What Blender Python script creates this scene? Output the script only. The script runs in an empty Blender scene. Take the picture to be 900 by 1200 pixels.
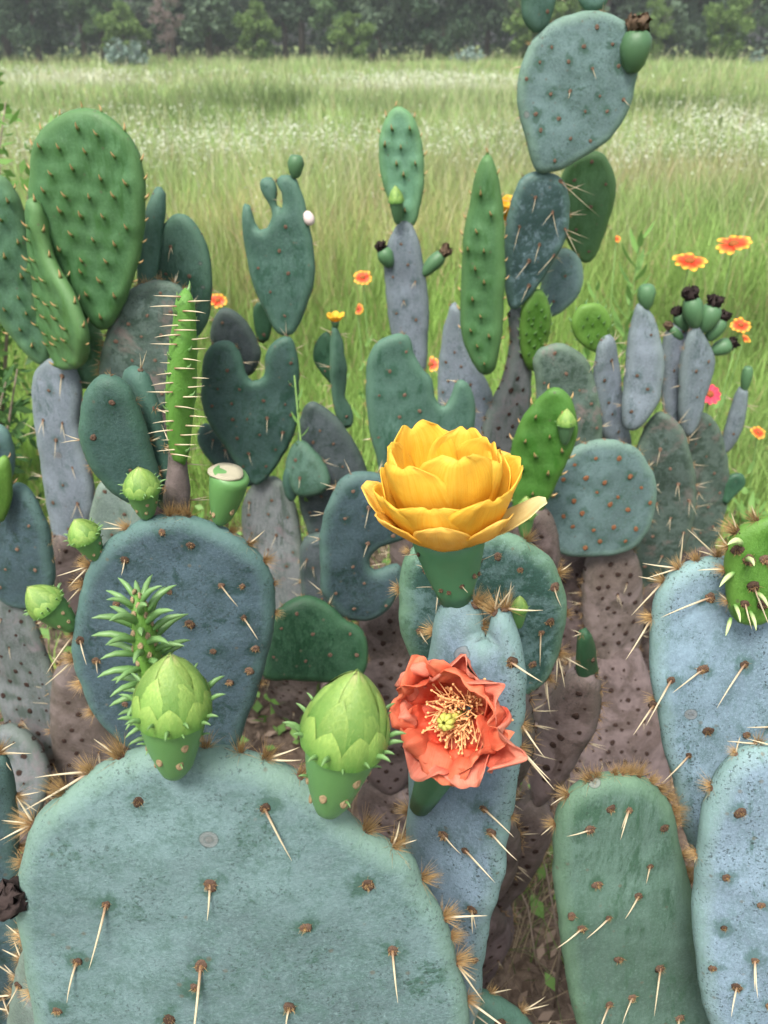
import bpy, bmesh, math, random
import numpy as np
from mathutils import Vector, Matrix, noise as mnoise
from mathutils.geometry import delaunay_2d_cdt

R = math.radians
random.seed(7)
rng = np.random.default_rng(7)
scene = bpy.context.scene
COL = scene.collection

# ------------------------------------------------------------------ camera
CH, PITCH, FPX = 1.35, R(31.0), 924.0       # height, tilt below horizontal, focal length for a 900x1200 frame
cd = bpy.data.cameras.new('camera')
cam = bpy.data.objects.new('camera', cd)
COL.objects.link(cam)
cam.location = (0, 0, CH)
cam.rotation_euler = (R(90) - PITCH, 0, 0)
cd.sensor_fit = 'VERTICAL'
cd.sensor_height = 24.0
cd.lens = 24.0 * FPX / 1200.0
cd.clip_start = 0.02
cd.clip_end = 600
cd.dof.use_dof = True
cd.dof.focus_distance = 0.60
cd.dof.aperture_fstop = 6.5
scene.camera = cam

# ------------------------------------------------------------------ sky, sun, exposure
SUN_EL, SUN_AZ = R(62), R(205)               # azimuth clockwise from +Y
w = bpy.data.worlds.new('World'); scene.world = w; w.use_nodes = True
nt = w.node_tree; nt.nodes.clear()
sky = nt.nodes.new('ShaderNodeTexSky'); sky.sky_type = 'NISHITA'; sky.sun_disc = False
sky.sun_elevation = SUN_EL; sky.sun_rotation = SUN_AZ
sky.air_density = 1.0; sky.dust_density = 4.0; sky.ozone_density = 1.0
hs = nt.nodes.new('ShaderNodeHueSaturation'); hs.inputs['Saturation'].default_value = 0.42
bg = nt.nodes.new('ShaderNodeBackground'); bg.inputs['Strength'].default_value = 0.085
wo = nt.nodes.new('ShaderNodeOutputWorld')
nt.links.new(sky.outputs[0], hs.inputs['Color']); nt.links.new(hs.outputs[0], bg.inputs[0]); nt.links.new(bg.outputs[0], wo.inputs[0])
sd = bpy.data.lights.new('sun', 'SUN'); sd.energy = 1.5; sd.angle = R(18); sd.color = (1.0, 0.95, 0.87)
sun = bpy.data.objects.new('sun', sd); COL.objects.link(sun)
sdir = Vector((math.sin(SUN_AZ) * math.cos(SUN_EL), math.cos(SUN_AZ) * math.cos(SUN_EL), math.sin(SUN_EL)))
sun.rotation_euler = sdir.to_track_quat('Z', 'Y').to_euler()
sun.location = (0, 0, 20)
scene.view_settings.view_transform = 'Standard'
scene.view_settings.look = 'None'
scene.view_settings.exposure = 1.68
scene.view_settings.gamma = 1.0
scene.view_settings.use_curve_mapping = False
scene.cycles.use_denoising = True
scene.cycles.max_bounces = 6
scene.cycles.diffuse_bounces = 3
scene.cycles.glossy_bounces = 2
scene.cycles.transmission_bounces = 3
scene.cycles.transparent_max_bounces = 4

CP, SP = math.cos(PITCH), math.sin(PITCH)
CAM = Vector((0, 0, CH))
def ray(px, py):
    a = (px - 450) / FPX; b = (py - 600) / FPX
    return Vector((a, CP - b * SP, -SP - b * CP))          # per unit depth
def atY(px, py, Y):
    r = ray(px, py); return CAM + r * (Y / r.y)
def atD(px, py, d): return CAM + ray(px, py) * d

# ------------------------------------------------------------------ node helpers
def mat_new(name):
    m = bpy.data.materials.new(name); m.use_nodes = True
    nt = m.node_tree; nt.nodes.clear()
    out = nt.nodes.new('ShaderNodeOutputMaterial')
    return m, nt, out
def N(nt, t, **kw):
    n = nt.nodes.new(t)
    for k, v in kw.items(): setattr(n, k, v)
    return n
def inp(n, **kw):
    for k, v in kw.items():
        n.inputs[k.replace('_', ' ')].default_value = v
    return n
def ramp(nt, fac, stops, interp='LINEAR'):
    n = N(nt, 'ShaderNodeValToRGB'); n.color_ramp.interpolation = interp
    cr = n.color_ramp
    while len(cr.elements) < len(stops): cr.elements.new(0.5)
    for e, (p, c) in zip(cr.elements, stops):
        e.position = p
        e.color = (c, c, c, 1) if isinstance(c, (int, float)) else (*c, 1)
    nt.links.new(fac, n.inputs[0]); return n.outputs[0]
def mixc(nt, fac, a, b, mode='MIX'):
    n = N(nt, 'ShaderNodeMix', data_type='RGBA', blend_type=mode)
    for s, v in ((0, fac), (6, a), (7, b)):
        if isinstance(v, (int, float)): n.inputs[s].default_value = v
        elif isinstance(v, tuple): n.inputs[s].default_value = (*v, 1)
        else: nt.links.new(v, n.inputs[s])
    return n.outputs[2]
def mth(nt, op, a, b=None, clamp=False):
    n = N(nt, 'ShaderNodeMath', operation=op); n.use_clamp = clamp
    for i, v in enumerate((a, b)):
        if v is None: continue
        if isinstance(v, (int, float)): n.inputs[i].default_value = v
        else: nt.links.new(v, n.inputs[i])
    return n.outputs[0]
def tex_noise(nt, vec, scale, detail=4, rough=0.55, dist=0.0):
    n = N(nt, 'ShaderNodeTexNoise'); inp(n, Scale=scale, Detail=detail, Roughness=rough, Distortion=dist)
    nt.links.new(vec, n.inputs['Vector']); return n.outputs['Fac']
def tex_vor(nt, vec, scale, feature='F1'):
    n = N(nt, 'ShaderNodeTexVoronoi', feature=feature); n.inputs['Scale'].default_value = scale
    nt.links.new(vec, n.inputs['Vector']); return n
def attr(nt, name, out='Fac'):
    n = N(nt, 'ShaderNodeAttribute'); n.attribute_name = name; return n.outputs[out]
def obj_vec(nt):
    tc = N(nt, 'ShaderNodeTexCoord'); oi = N(nt, 'ShaderNodeObjectInfo')
    k = mth(nt, 'MULTIPLY', oi.outputs['Random'], 37.0)
    v = N(nt, 'ShaderNodeVectorMath', operation='ADD')
    nt.links.new(tc.outputs['Object'], v.inputs[0]); nt.links.new(k, v.inputs[1])
    return v.outputs[0], oi.outputs['Random']
def principled(nt, out, color, rough=0.6, spec=0.35, normal=None, sss=0.0, sss_r=None):
    p = N(nt, 'ShaderNodeBsdfPrincipled')
    if isinstance(color, tuple): p.inputs['Base Color'].default_value = (*color, 1)
    else: nt.links.new(color, p.inputs['Base Color'])
    if isinstance(rough, (int, float)): p.inputs['Roughness'].default_value = rough
    else: nt.links.new(rough, p.inputs['Roughness'])
    p.inputs['Specular IOR Level'].default_value = spec
    if normal is not None: nt.links.new(normal, p.inputs['Normal'])
    if sss:
        p.inputs['Subsurface Weight'].default_value = sss
        p.inputs['Subsurface Radius'].default_value = sss_r or (0.004, 0.006, 0.002)
        p.inputs['Subsurface Scale'].default_value = 1.0
    if out is not None: nt.links.new(p.outputs[0], out.inputs[0])
    return p
def bump(nt, h, strength=0.3, dist=0.002):
    b = N(nt, 'ShaderNodeBump'); b.inputs['Strength'].default_value = strength; b.inputs['Distance'].default_value = dist
    nt.links.new(h, b.inputs['Height']); return b.outputs[0]

# ------------------------------------------------------------------ materials
def pad_material(name, bloom, skin, rim, wear=0.5, streak=0.0, dark=0.5, corky=None, cork_amt=0.0, rough=0.55, rimw=0.016):
    """waxy bloom over green skin, rubbed off in patches; fine specks and scars"""
    m, nt, out = mat_new(name)
    vec, rnd = obj_vec(nt)
    sv = vec
    if streak:
        mp = N(nt, 'ShaderNodeMapping'); mp.inputs['Scale'].default_value = (1.0, 1.0 - streak, 1.0)
        nt.links.new(vec, mp.inputs['Vector']); sv = mp.outputs[0]
    n1 = tex_noise(nt, sv, 26, 9, 0.72, 0.6)
    n2 = tex_noise(nt, sv, 120, 8, 0.75)
    comb = mth(nt, 'ADD', mth(nt, 'MULTIPLY', n1, 0.6), mth(nt, 'MULTIPLY', n2, 0.4))
    lo = 0.63 - 0.20 * wear
    worn = ramp(nt, comb, [(lo - 0.01, 0.0), (lo + 0.045, 1.0)])
    ar = attr(nt, 'ar')
    an = mth(nt, 'ADD', ar, mth(nt, 'MULTIPLY', mth(nt, 'SUBTRACT', comb, 0.5), 0.07))
    halo = ramp(nt, an, [(0.004, 0.8), (0.009, 0.0)])
    worn = mth(nt, 'MAXIMUM', mth(nt, 'MULTIPLY', worn, 0.85), halo)
    big = tex_noise(nt, vec, 9, 4, 0.6, 0.5)
    bl = mixc(nt, ramp(nt, big, [(0.3, 0.0), (0.7, 1.0)]), tuple(c * 0.66 for c in bloom), tuple(min(1, c * 1.28) for c in bloom))
    n4 = tex_noise(nt, sv, 48, 10, 0.85)
    bl = mixc(nt, ramp(nt, n4, [(0.40, 0.9), (0.54, 0.0)]), bl, tuple(0.35 * a + 0.65 * b for a, b in zip(bloom, skin)))
    n5 = tex_noise(nt, vec, 300, 8, 0.85)
    bl = mixc(nt, ramp(nt, n5, [(0.48, 0.0), (0.66, 0.6)]), bl, tuple(min(1, c * 1.45 + .02) for c in bloom))
    sk = mixc(nt, n5, tuple(c * 0.65 for c in skin), tuple(c * 1.35 for c in skin))
    c = mixc(nt, worn, bl, sk)
    # greener, brighter rim
    rm = attr(nt, 'rim')
    rmn = mth(nt, 'ADD', rm, mth(nt, 'MULTIPLY', mth(nt, 'SUBTRACT', n1, 0.5), 0.02))
    c = mixc(nt, ramp(nt, rmn, [(0.0, 0.8), (min(0.99, rimw), 0.0)]), c, rim)
    # dark specks
    sp = tex_noise(nt, vec, 420, 3, 0.6)
    spm = mth(nt, 'MULTIPLY', ramp(nt, sp, [(0.57, 0.0), (0.63, 1.0)]), ramp(nt, n1, [(0.44, 0.0), (0.56, 1.0)]))
    c = mixc(nt, mth(nt, 'MULTIPLY', spm, dark), c, (0.02, 0.03, 0.028))
    # pale corky scars and rings
    v = tex_vor(nt, vec, 24)
    ringm = ramp(nt, mth(nt, 'ADD', v.outputs['Distance'], mth(nt, 'MULTIPLY', mth(nt, 'SUBTRACT', n2, 0.5), 0.05)), [(0.15, 1.0), (0.165, 0.0)])
    ringc = ramp(nt, v.outputs['Distance'], [(0.0, (0.07, 0.05, 0.045)), (0.04, (0.16, 0.13, 0.12)), (0.07, (0.10, 0.09, 0.085)), (0.10, (0.19, 0.18, 0.175)), (0.135, (0.17, 0.165, 0.16)), (0.15, (0.03, 0.04, 0.035))])
    sepc = N(nt, 'ShaderNodeSeparateColor'); nt.links.new(v.outputs['Color'], sepc.inputs[0])
    pick = mth(nt, 'GREATER_THAN', sepc.outputs[0], 0.955)
    if dark > 0.2: c = mixc(nt, mth(nt, 'MULTIPLY', mth(nt, 'MULTIPLY', ringm, pick), 0.6), c, ringc)
    v2 = tex_vor(nt, vec, 95)
    sep2 = N(nt, 'ShaderNodeSeparateColor'); nt.links.new(v2.outputs['Color'], sep2.inputs[0])
    dot = mth(nt, 'MULTIPLY', ramp(nt, v2.outputs['Distance'], [(0.12, 1.0), (0.22, 0.0)]), mth(nt, 'GREATER_THAN', sep2.outputs[1], 0.86))
    c = mixc(nt, mth(nt, 'MULTIPLY', dot, 0.55), c, (0.10, 0.085, 0.06))
    if corky:
        k1 = tex_noise(nt, vec, 14, 9, 0.72, 0.8)
        cm = ramp(nt, k1, [(0.62 - 0.3 * cork_amt, 0.0), (0.70 - 0.25 * cork_amt, 1.0)])
        cc = mixc(nt, tex_noise(nt, vec, 90, 6, 0.7), tuple(x * 0.55 for x in corky), tuple(min(1, x * 1.3) for x in corky))
        c = mixc(nt, mth(nt, 'MULTIPLY', cm, 0.9), c, cc)
    if dark > 0.2:
        sc_ = tex_noise(nt, vec, 34, 10, 0.8, 1.2)
        c = mixc(nt, mth(nt, 'MULTIPLY', ramp(nt, sc_, [(0.665, 0.0), (0.69, 1.0)]), 0.75), c, (0.15, 0.115, 0.085))
        ps = tex_noise(nt, vec, 180, 6, 0.7)
        c = mixc(nt, mth(nt, 'MULTIPLY', ramp(nt, ps, [(0.66, 0.0), (0.70, 1.0)]), 0.6), c, tuple(min(1, x * 1.7 + .03) for x in bloom))
    hv_ = N(nt, 'ShaderNodeHueSaturation'); nt.links.new(c, hv_.inputs['Color'])
    nt.links.new(mth(nt, 'ADD', mth(nt, 'MULTIPLY', rnd, 0.03), 0.485), hv_.inputs['Hue'])
    nt.links.new(mth(nt, 'ADD', mth(nt, 'MULTIPLY', mth(nt, 'FRACT', mth(nt, 'MULTIPLY', rnd, 7.3)), 0.30), 0.86), hv_.inputs['Value'])
    c = hv_.outputs[0]
    h = mth(nt, 'ADD', mth(nt, 'MULTIPLY', n2, 0.6), mth(nt, 'MULTIPLY', tex_noise(nt, vec, 600, 3, 0.6), 0.3))
    rg = ramp(nt, worn, [(0.0, rough + 0.08), (1.0, rough - 0.12)])
    principled(nt, out, c, rg, 0.33, bump(nt, mth(nt, 'ADD', h, mth(nt, 'MULTIPLY', n1, 0.8)), 0.65, 0.0026))
    return m

M = {}
M['sage']   = pad_material('pad_skin_sage',   (0.107, 0.170, 0.170), (0.038, 0.087, 0.062), (0.152, 0.249, 0.185), 0.28, 0.0, 0.55)
M['sagegreen'] = pad_material('pad_skin_sage_green', (0.072, 0.126, 0.104), (0.035, 0.082, 0.054), (0.107, 0.189, 0.120), 0.45, 0.75, 0.3)
M['blue']   = pad_material('pad_skin_blue',   (0.165, 0.245, 0.295), (0.058, 0.115, 0.107), (0.176, 0.283, 0.245), 0.30, 0.5, 0.8)
M['slate']  = pad_material('pad_skin_slate',  (0.048, 0.083, 0.098), (0.019, 0.046, 0.040), (0.083, 0.158, 0.129), 0.42, 0.0, 0.7)
M['teal']   = pad_material('pad_skin_teal',   (0.037, 0.077, 0.069), (0.015, 0.048, 0.032), (0.056, 0.130, 0.087), 0.50, 0.2, 0.4, rough=0.48)
M['green']  = pad_material('pad_skin_green',  (0.054, 0.144, 0.055), (0.035, 0.110, 0.030), (0.077, 0.177, 0.057), 0.50, 0.8, 0.08, rough=0.46)
M['palegreen'] = pad_material('pad_skin_pale_green', (0.103, 0.221, 0.135), (0.062, 0.156, 0.069), (0.114, 0.230, 0.091), 0.45, 0.8, 0.1, rough=0.5)
M['bright'] = pad_material('pad_skin_bright', (0.071, 0.171, 0.026), (0.043, 0.123, 0.014), (0.097, 0.205, 0.034), 0.50, 0.5, 0.08, rough=0.42)
M['deep']   = pad_material('pad_skin_deep',   (0.021, 0.067, 0.034), (0.010, 0.041, 0.019), (0.036, 0.102, 0.047), 0.50, 0.4, 0.25, rough=0.45)
M['dull']   = pad_material('pad_skin_dull',   (0.054, 0.112, 0.088), (0.025, 0.073, 0.045), (0.073, 0.152, 0.101), 0.50, 0.5, 0.3)
M['lilac']  = pad_material('pad_skin_lilac',  (0.174, 0.207, 0.244), (0.071, 0.108, 0.111), (0.156, 0.199, 0.199), 0.40, 0.6, 0.5)
M['plum']   = pad_material('pad_skin_plum',   (0.060, 0.076, 0.083), (0.029, 0.047, 0.043), (0.070, 0.107, 0.089), 0.50, 0.2, 0.6)
M['mottle'] = pad_material('pad_skin_mottle', (0.076, 0.111, 0.095), (0.029, 0.054, 0.038), (0.108, 0.159, 0.114), 0.62, 0.0, 0.7, corky=(0.153, 0.127, 0.114), cork_amt=0.30)
M['dapple'] = pad_material('pad_skin_dapple', (0.087, 0.149, 0.146), (0.017, 0.053, 0.038), (0.124, 0.223, 0.136), 0.72, 0.0, 0.5)
M['dapple2'] = pad_material('pad_skin_dapple_dark', (0.085, 0.135, 0.150), (0.014, 0.040, 0.034), (0.08, 0.15, 0.12), 0.85, 0.0, 0.5)
M['ash']    = pad_material('pad_skin_ash',    (0.149, 0.162, 0.168), (0.053, 0.079, 0.066), (0.119, 0.152, 0.125), 0.45, 0.75, 0.6, corky=(0.178, 0.158, 0.165), cork_amt=0.25)
M['pale']   = pad_material('pad_skin_pale',   (0.152, 0.205, 0.182), (0.079, 0.119, 0.092), (0.152, 0.205, 0.158), 0.35, 0.5, 0.5, corky=(0.218, 0.178, 0.185), cork_amt=0.15)
M['bark']   = pad_material('stem_bark',       (0.112, 0.085, 0.076), (0.064, 0.047, 0.039), (0.103, 0.085, 0.069), 0.50, 0.3, 0.8, corky=(0.182, 0.142, 0.136), cork_amt=0.55, rough=0.8)

def simple_mat(name, c1, c2, scale, rough=0.6, spec=0.3, bmp=0.3, rnd_amt=0.0, grad=None, bd=0.001):
    m, nt, out = mat_new(name)
    vec, rnd = obj_vec(nt)
    n = tex_noise(nt, vec, scale, 5, 0.6)
    c = mixc(nt, n, c1, c2)
    if grad:                                   # colour of the base of a bristle, spine or leaf, from its own length
        t = attr(nt, 't')
        c = mixc(nt, ramp(nt, t, [(grad[1], 1.0), (grad[2], 0.0)]), c, grad[0])
    if rnd_amt:
        hv = N(nt, 'ShaderNodeHueSaturation')
        nt.links.new(mth(nt, 'ADD', mth(nt, 'MULTIPLY', rnd, rnd_amt), 1 - rnd_amt / 2), hv.inputs['Value'])
        nt.links.new(c, hv.inputs['Color']); c = hv.outputs[0]
    principled(nt, out, c, rough, spec, bump(nt, n, bmp, bd))
    return m
M['areole'] = simple_mat('areole_felt', (0.055, 0.030, 0.022), (0.19, 0.125, 0.09), 900, 0.95, 0.1, 0.8, 0.7)
M['areole_rust'] = simple_mat('areole_rust', (0.16, 0.055, 0.025), (0.30, 0.15, 0.08), 900, 0.95, 0.1, 0.8, 0.5)
M['areole_dark'] = simple_mat('areole_dark', (0.018, 0.011, 0.010), (0.06, 0.038, 0.03), 700, 0.95, 0.1, 0.8)
M['glochid'] = simple_mat('glochid_bristle', (0.34, 0.21, 0.08), (0.48, 0.33, 0.15), 60, 0.55, 0.3, 0.0, 0.4, ((0.16, 0.075, 0.03), 0.0, 0.55))
M['spine'] = simple_mat('spine_ivory', (0.46, 0.38, 0.24), (0.60, 0.52, 0.36), 60, 0.45, 0.4, 0.0, 0.2, ((0.22, 0.11, 0.06), 0.02, 0.34))
M['leafcone'] = simple_mat('young_leaf', (0.11, 0.22, 0.07), (0.17, 0.29, 0.11), 80, 0.45, 0.4, 0.0, 0.2, ((0.07, 0.17, 0.04), 0.0, 0.6))
M['thorn'] = simple_mat('young_thorn', (0.40, 0.24, 0.11), (0.52, 0.34, 0.16), 80, 0.5, 0.3, 0.0, 0.3, ((0.055, 0.12, 0.03), 0.25, 0.6))
M['paleleaf'] = simple_mat('pale_leaf', (0.40, 0.50, 0.22), (0.48, 0.56, 0.28), 80, 0.5, 0.3, 0.0, 0.2, ((0.12, 0.26, 0.06), 0.05, 0.4))
M['bud'] = simple_mat('bud_green', (0.075, 0.195, 0.055), (0.120, 0.265, 0.085), 40, 0.42, 0.4, 0.15, 0.12)
M['ovary_dark'] = simple_mat('ovary_dark', (0.045, 0.150, 0.070), (0.075, 0.20, 0.095), 60, 0.45, 0.4, 0.2)
M['fruit'] = simple_mat('fruit_green', (0.050, 0.125, 0.055), (0.085, 0.175, 0.080), 130, 0.45, 0.4, 0.2, 0.2)
M['scale'] = simple_mat('bud_scale', (0.145, 0.265, 0.050), (0.215, 0.335, 0.085), 50, 0.40, 0.4, 0.1, 0.12, ((0.065, 0.185, 0.030), 0.0, 0.75))
def scale_material():
    m, nt, out = mat_new('bud_scale')
    vec, rnd = obj_vec(nt); t = attr(nt, 't')
    n = tex_noise(nt, vec, 3.0, 7, 0.7); mp = N(nt, 'ShaderNodeMapping'); mp.inputs['Scale'].default_value = (7, 7, .9); nt.links.new(vec, mp.inputs['Vector'])
    st_ = tex_noise(nt, mp.outputs[0], 2.2, 6, 0.7)
    c = mixc(nt, ramp(nt, mth(nt, 'ADD', t, mth(nt, 'MULTIPLY', mth(nt, 'SUBTRACT', n, .5), .5)), [(0.05, 0.0), (0.8, 1.0)]), (0.060, 0.180, 0.030), (0.265, 0.380, 0.090))
    c = mixc(nt, ramp(nt, st_, [(0.42, 0.40), (0.6, 0.0)]), c, (0.105, 0.235, 0.045))
    c = mixc(nt, ramp(nt, tex_noise(nt, vec, 14, 6, .75), [(0.6, 0.0), (0.7, 0.7)]), c, (0.28, 0.34, 0.13))
    c = mixc(nt, ramp(nt, t, [(0.90, 0.0), (1.0, 0.7)]), c, (0.33, 0.33, 0.13))
    hv = N(nt, 'ShaderNodeHueSaturation'); nt.links.new(mth(nt, 'ADD', mth(nt, 'MULTIPLY', rnd, .3), .82), hv.inputs['Value']); nt.links.new(c, hv.inputs['Color'])
    principled(nt, out, hv.outputs[0], 0.42, 0.4, bump(nt, mth(nt, 'ADD', st_, n), 0.25, 0.02)); return m
M['scale'] = scale_material()
M['withered'] = simple_mat('withered_flower', (0.012, 0.010, 0.010), (0.07, 0.05, 0.045), 200, 0.9, 0.1, 0.9)
M['witherbrown'] = simple_mat('withered_brown', (0.05, 0.032, 0.022), (0.26, 0.18, 0.12), 160, 0.9, 0.1, 0.9)
M['cut'] = simple_mat('cut_flesh', (0.22, 0.20, 0.12), (0.48, 0.45, 0.34), 260, 0.7, 0.2, 0.4)
M['shell'] = simple_mat('shell', (0.55, 0.42, 0.40), (0.68, 0.58, 0.55), 60, 0.5, 0.3, 0.2)
M['twig'] = simple_mat('dry_twig', (0.20, 0.15, 0.115), (0.34, 0.28, 0.22), 90, 0.85, 0.15, 0.5, 0.3)
M['trunk'] = simple_mat('tree_bark', (0.035, 0.030, 0.026), (0.12, 0.10, 0.085), 9, 0.9, 0.1, 0.8, 0.3, None, 0.03)
M['stem'] = simple_mat('weed_stem', (0.11, 0.21, 0.05), (0.17, 0.28, 0.08), 60, 0.6, 0.3, 0.1)

def petal_material(name, base, mid, tip, vein, transl=0.35, rough=0.45, back=None, crinkle=0.25):
    m, nt, out = mat_new(name)
    vec, rnd = obj_vec(nt)
    s = attr(nt, 's'); t = attr(nt, 't')
    n = tex_noise(nt, vec, 70, 5, 0.6)
    sn = mth(nt, 'ADD', s, mth(nt, 'MULTIPLY', mth(nt, 'SUBTRACT', n, 0.5), 0.35))
    c = ramp(nt, sn, [(0.0, base), (0.45, mid), (1.0, tip)])
    tv = N(nt, 'ShaderNodeCombineXYZ')
    nt.links.new(mth(nt, 'MULTIPLY', t, 11.0), tv.inputs[0]); nt.links.new(mth(nt, 'MULTIPLY', s, 0.8), tv.inputs[1]); nt.links.new(mth(nt, 'MULTIPLY', rnd, 20), tv.inputs[2])
    vn = tex_noise(nt, tv.outputs[0], 2.6, 5, 0.65)
    c = mixc(nt, mth(nt, 'MULTIPLY', ramp(nt, vn, [(0.42, 0.0), (0.62, 1.0)]), 0.45), c, vein)
    if back is not None:
        c = mixc(nt, mth(nt, 'MULTIPLY', ramp(nt, sn, [(0.05, 1.0), (0.34, 0.0)]), ramp(nt, mth(nt, 'ABSOLUTE', t), [(0.1, 1.0), (0.6, 0.0)])), c, back)
    cr = tex_noise(nt, vec, 190, 5, 0.65)
    c = mixc(nt, mth(nt, 'MULTIPLY', ramp(nt, cr, [(0.5, 0.0), (0.7, 1.0)]), 0.30), c, tip)
    p = principled(nt, None, c, rough, 0.28, bump(nt, mth(nt, 'ADD', mth(nt, 'MULTIPLY', vn, 0.6), mth(nt, 'MULTIPLY', cr, crinkle)), 0.5, 0.0022))
    tr = N(nt, 'ShaderNodeBsdfTranslucent'); nt.links.new(c, tr.inputs[0])
    mx = N(nt, 'ShaderNodeMixShader'); mx.inputs[0].default_value = transl
    nt.links.new(p.outputs[0], mx.inputs[1]); nt.links.new(tr.outputs[0], mx.inputs[2]); nt.links.new(mx.outputs[0], out.inputs[0])
    return m
M['yellow'] = petal_material('petal_yellow', (0.88, 0.38, 0.012), (0.94, 0.52, 0.022), (0.95, 0.66, 0.10), (0.90, 0.44, 0.015), 0.38, 0.42)
M['yellow_outer'] = petal_material('petal_yellow_outer', (0.70, 0.48, 0.05), (0.93, 0.50, 0.03), (0.94, 0.66, 0.16), (0.90, 0.42, 0.02), 0.35, 0.42, (0.30, 0.36, 0.05))
M['yellow_pale'] = petal_material('petal_yellow_pale', (0.80, 0.50, 0.06), (0.86, 0.66, 0.22), (0.84, 0.76, 0.46), (0.82, 0.60, 0.2), 0.35, 0.42)
M['coral'] = petal_material('petal_coral', (0.46, 0.022, 0.018), (0.70, 0.050, 0.026), (0.84, 0.26, 0.14), (0.80, 0.14, 0.05), 0.36, 0.5, None, 0.9)
M['coral_outer'] = petal_material('petal_coral_outer', (0.66, 0.18, 0.09), (0.72, 0.13, 0.075), (0.84, 0.34, 0.23), (0.78, 0.14, 0.08), 0.36, 0.5, None, 0.9)
M['stamen'] = simple_mat('stamen', (0.80, 0.34, 0.14), (0.85, 0.50, 0.22), 80, 0.5, 0.3, 0.0)
M['stamen_y'] = simple_mat('stamen_yellow', (0.80, 0.52, 0.08), (0.86, 0.62, 0.16), 80, 0.5, 0.3, 0.0)
M['stigma'] = simple_mat('stigma', (0.36, 0.36, 0.06), (0.50, 0.50, 0.12), 200, 0.6, 0.3, 0.3)
def blanket_petal():
    m, nt, out = mat_new('blanket_petal')
    s = attr(nt, 's')
    c = ramp(nt, s, [(0.0, (0.55, 0.03, 0.015)), (0.5, (0.72, 0.07, 0.02)), (0.72, (0.85, 0.20, 0.03)), (0.9, (0.85, 0.48, 0.05))])
    principled(nt, out, c, 0.5, 0.3); return m
M['blanket'] = blanket_petal()
M['blanket_disc'] = simple_mat('blanket_disc', (0.16, 0.03, 0.015), (0.40, 0.14, 0.03), 300, 0.8, 0.2, 0.8)
M['redpetal'] = simple_mat('red_petal', (0.48, 0.02, 0.05), (0.62, 0.06, 0.10), 60, 0.5, 0.3, 0.1)

def leaf_material(name, c1, c2, transl=0.35, usecol=False, rough=0.55):
    m, nt, out = mat_new(name)
    if usecol: c = attr(nt, 'Col', 'Color')
    else:
        vec, rnd = obj_vec(nt)
        g = N(nt, 'ShaderNodeNewGeometry')
        c = mixc(nt, g.outputs['Random Per Island'], c1, c2)
    p = principled(nt, None, c, rough, 0.25)
    tr = N(nt, 'ShaderNodeBsdfTranslucent'); nt.links.new(c, tr.inputs[0])
    mx = N(nt, 'ShaderNodeMixShader'); mx.inputs[0].default_value = transl
    nt.links.new(p.outputs[0], mx.inputs[1]); nt.links.new(tr.outputs[0], mx.inputs[2]); nt.links.new(mx.outputs[0], out.inputs[0])
    return m
M['grass'] = leaf_material('grass_blade', None, None, 0.35, True, 0.6)
M['tree_dark'] = leaf_material('leaf_dark', (0.035, 0.075, 0.038), (0.085, 0.135, 0.075), 0.25)
M['tree_mid'] = leaf_material('leaf_mid', (0.065, 0.135, 0.050), (0.140, 0.220, 0.095), 0.3)
M['tree_grey'] = leaf_material('leaf_grey', (0.095, 0.155, 0.095), (0.17, 0.24, 0.15), 0.3)
M['tree_lime'] = leaf_material('leaf_lime', (0.105, 0.190, 0.045), (0.18, 0.27, 0.08), 0.35)
M['bluebush'] = leaf_material('leaf_blue', (0.16, 0.24, 0.20), (0.26, 0.34, 0.29), 0.2)
M['brownbush'] = leaf_material('leaf_brown', (0.16, 0.12, 0.11), (0.25, 0.20, 0.18), 0.2)
M['weed'] = leaf_material('weed_leaf', (0.13, 0.27, 0.06), (0.20, 0.36, 0.10), 0.35)
M['darkweed'] = leaf_material('dark_weed_leaf', (0.030, 0.085, 0.022), (0.065, 0.14, 0.04), 0.3)
M['white'] = leaf_material('white_floret', (0.58, 0.62, 0.48), (0.78, 0.78, 0.70), 0.3)
M['litter'] = leaf_material('leaf_litter', (0.07, 0.048, 0.035), (0.27, 0.20, 0.15), 0.1)

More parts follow.
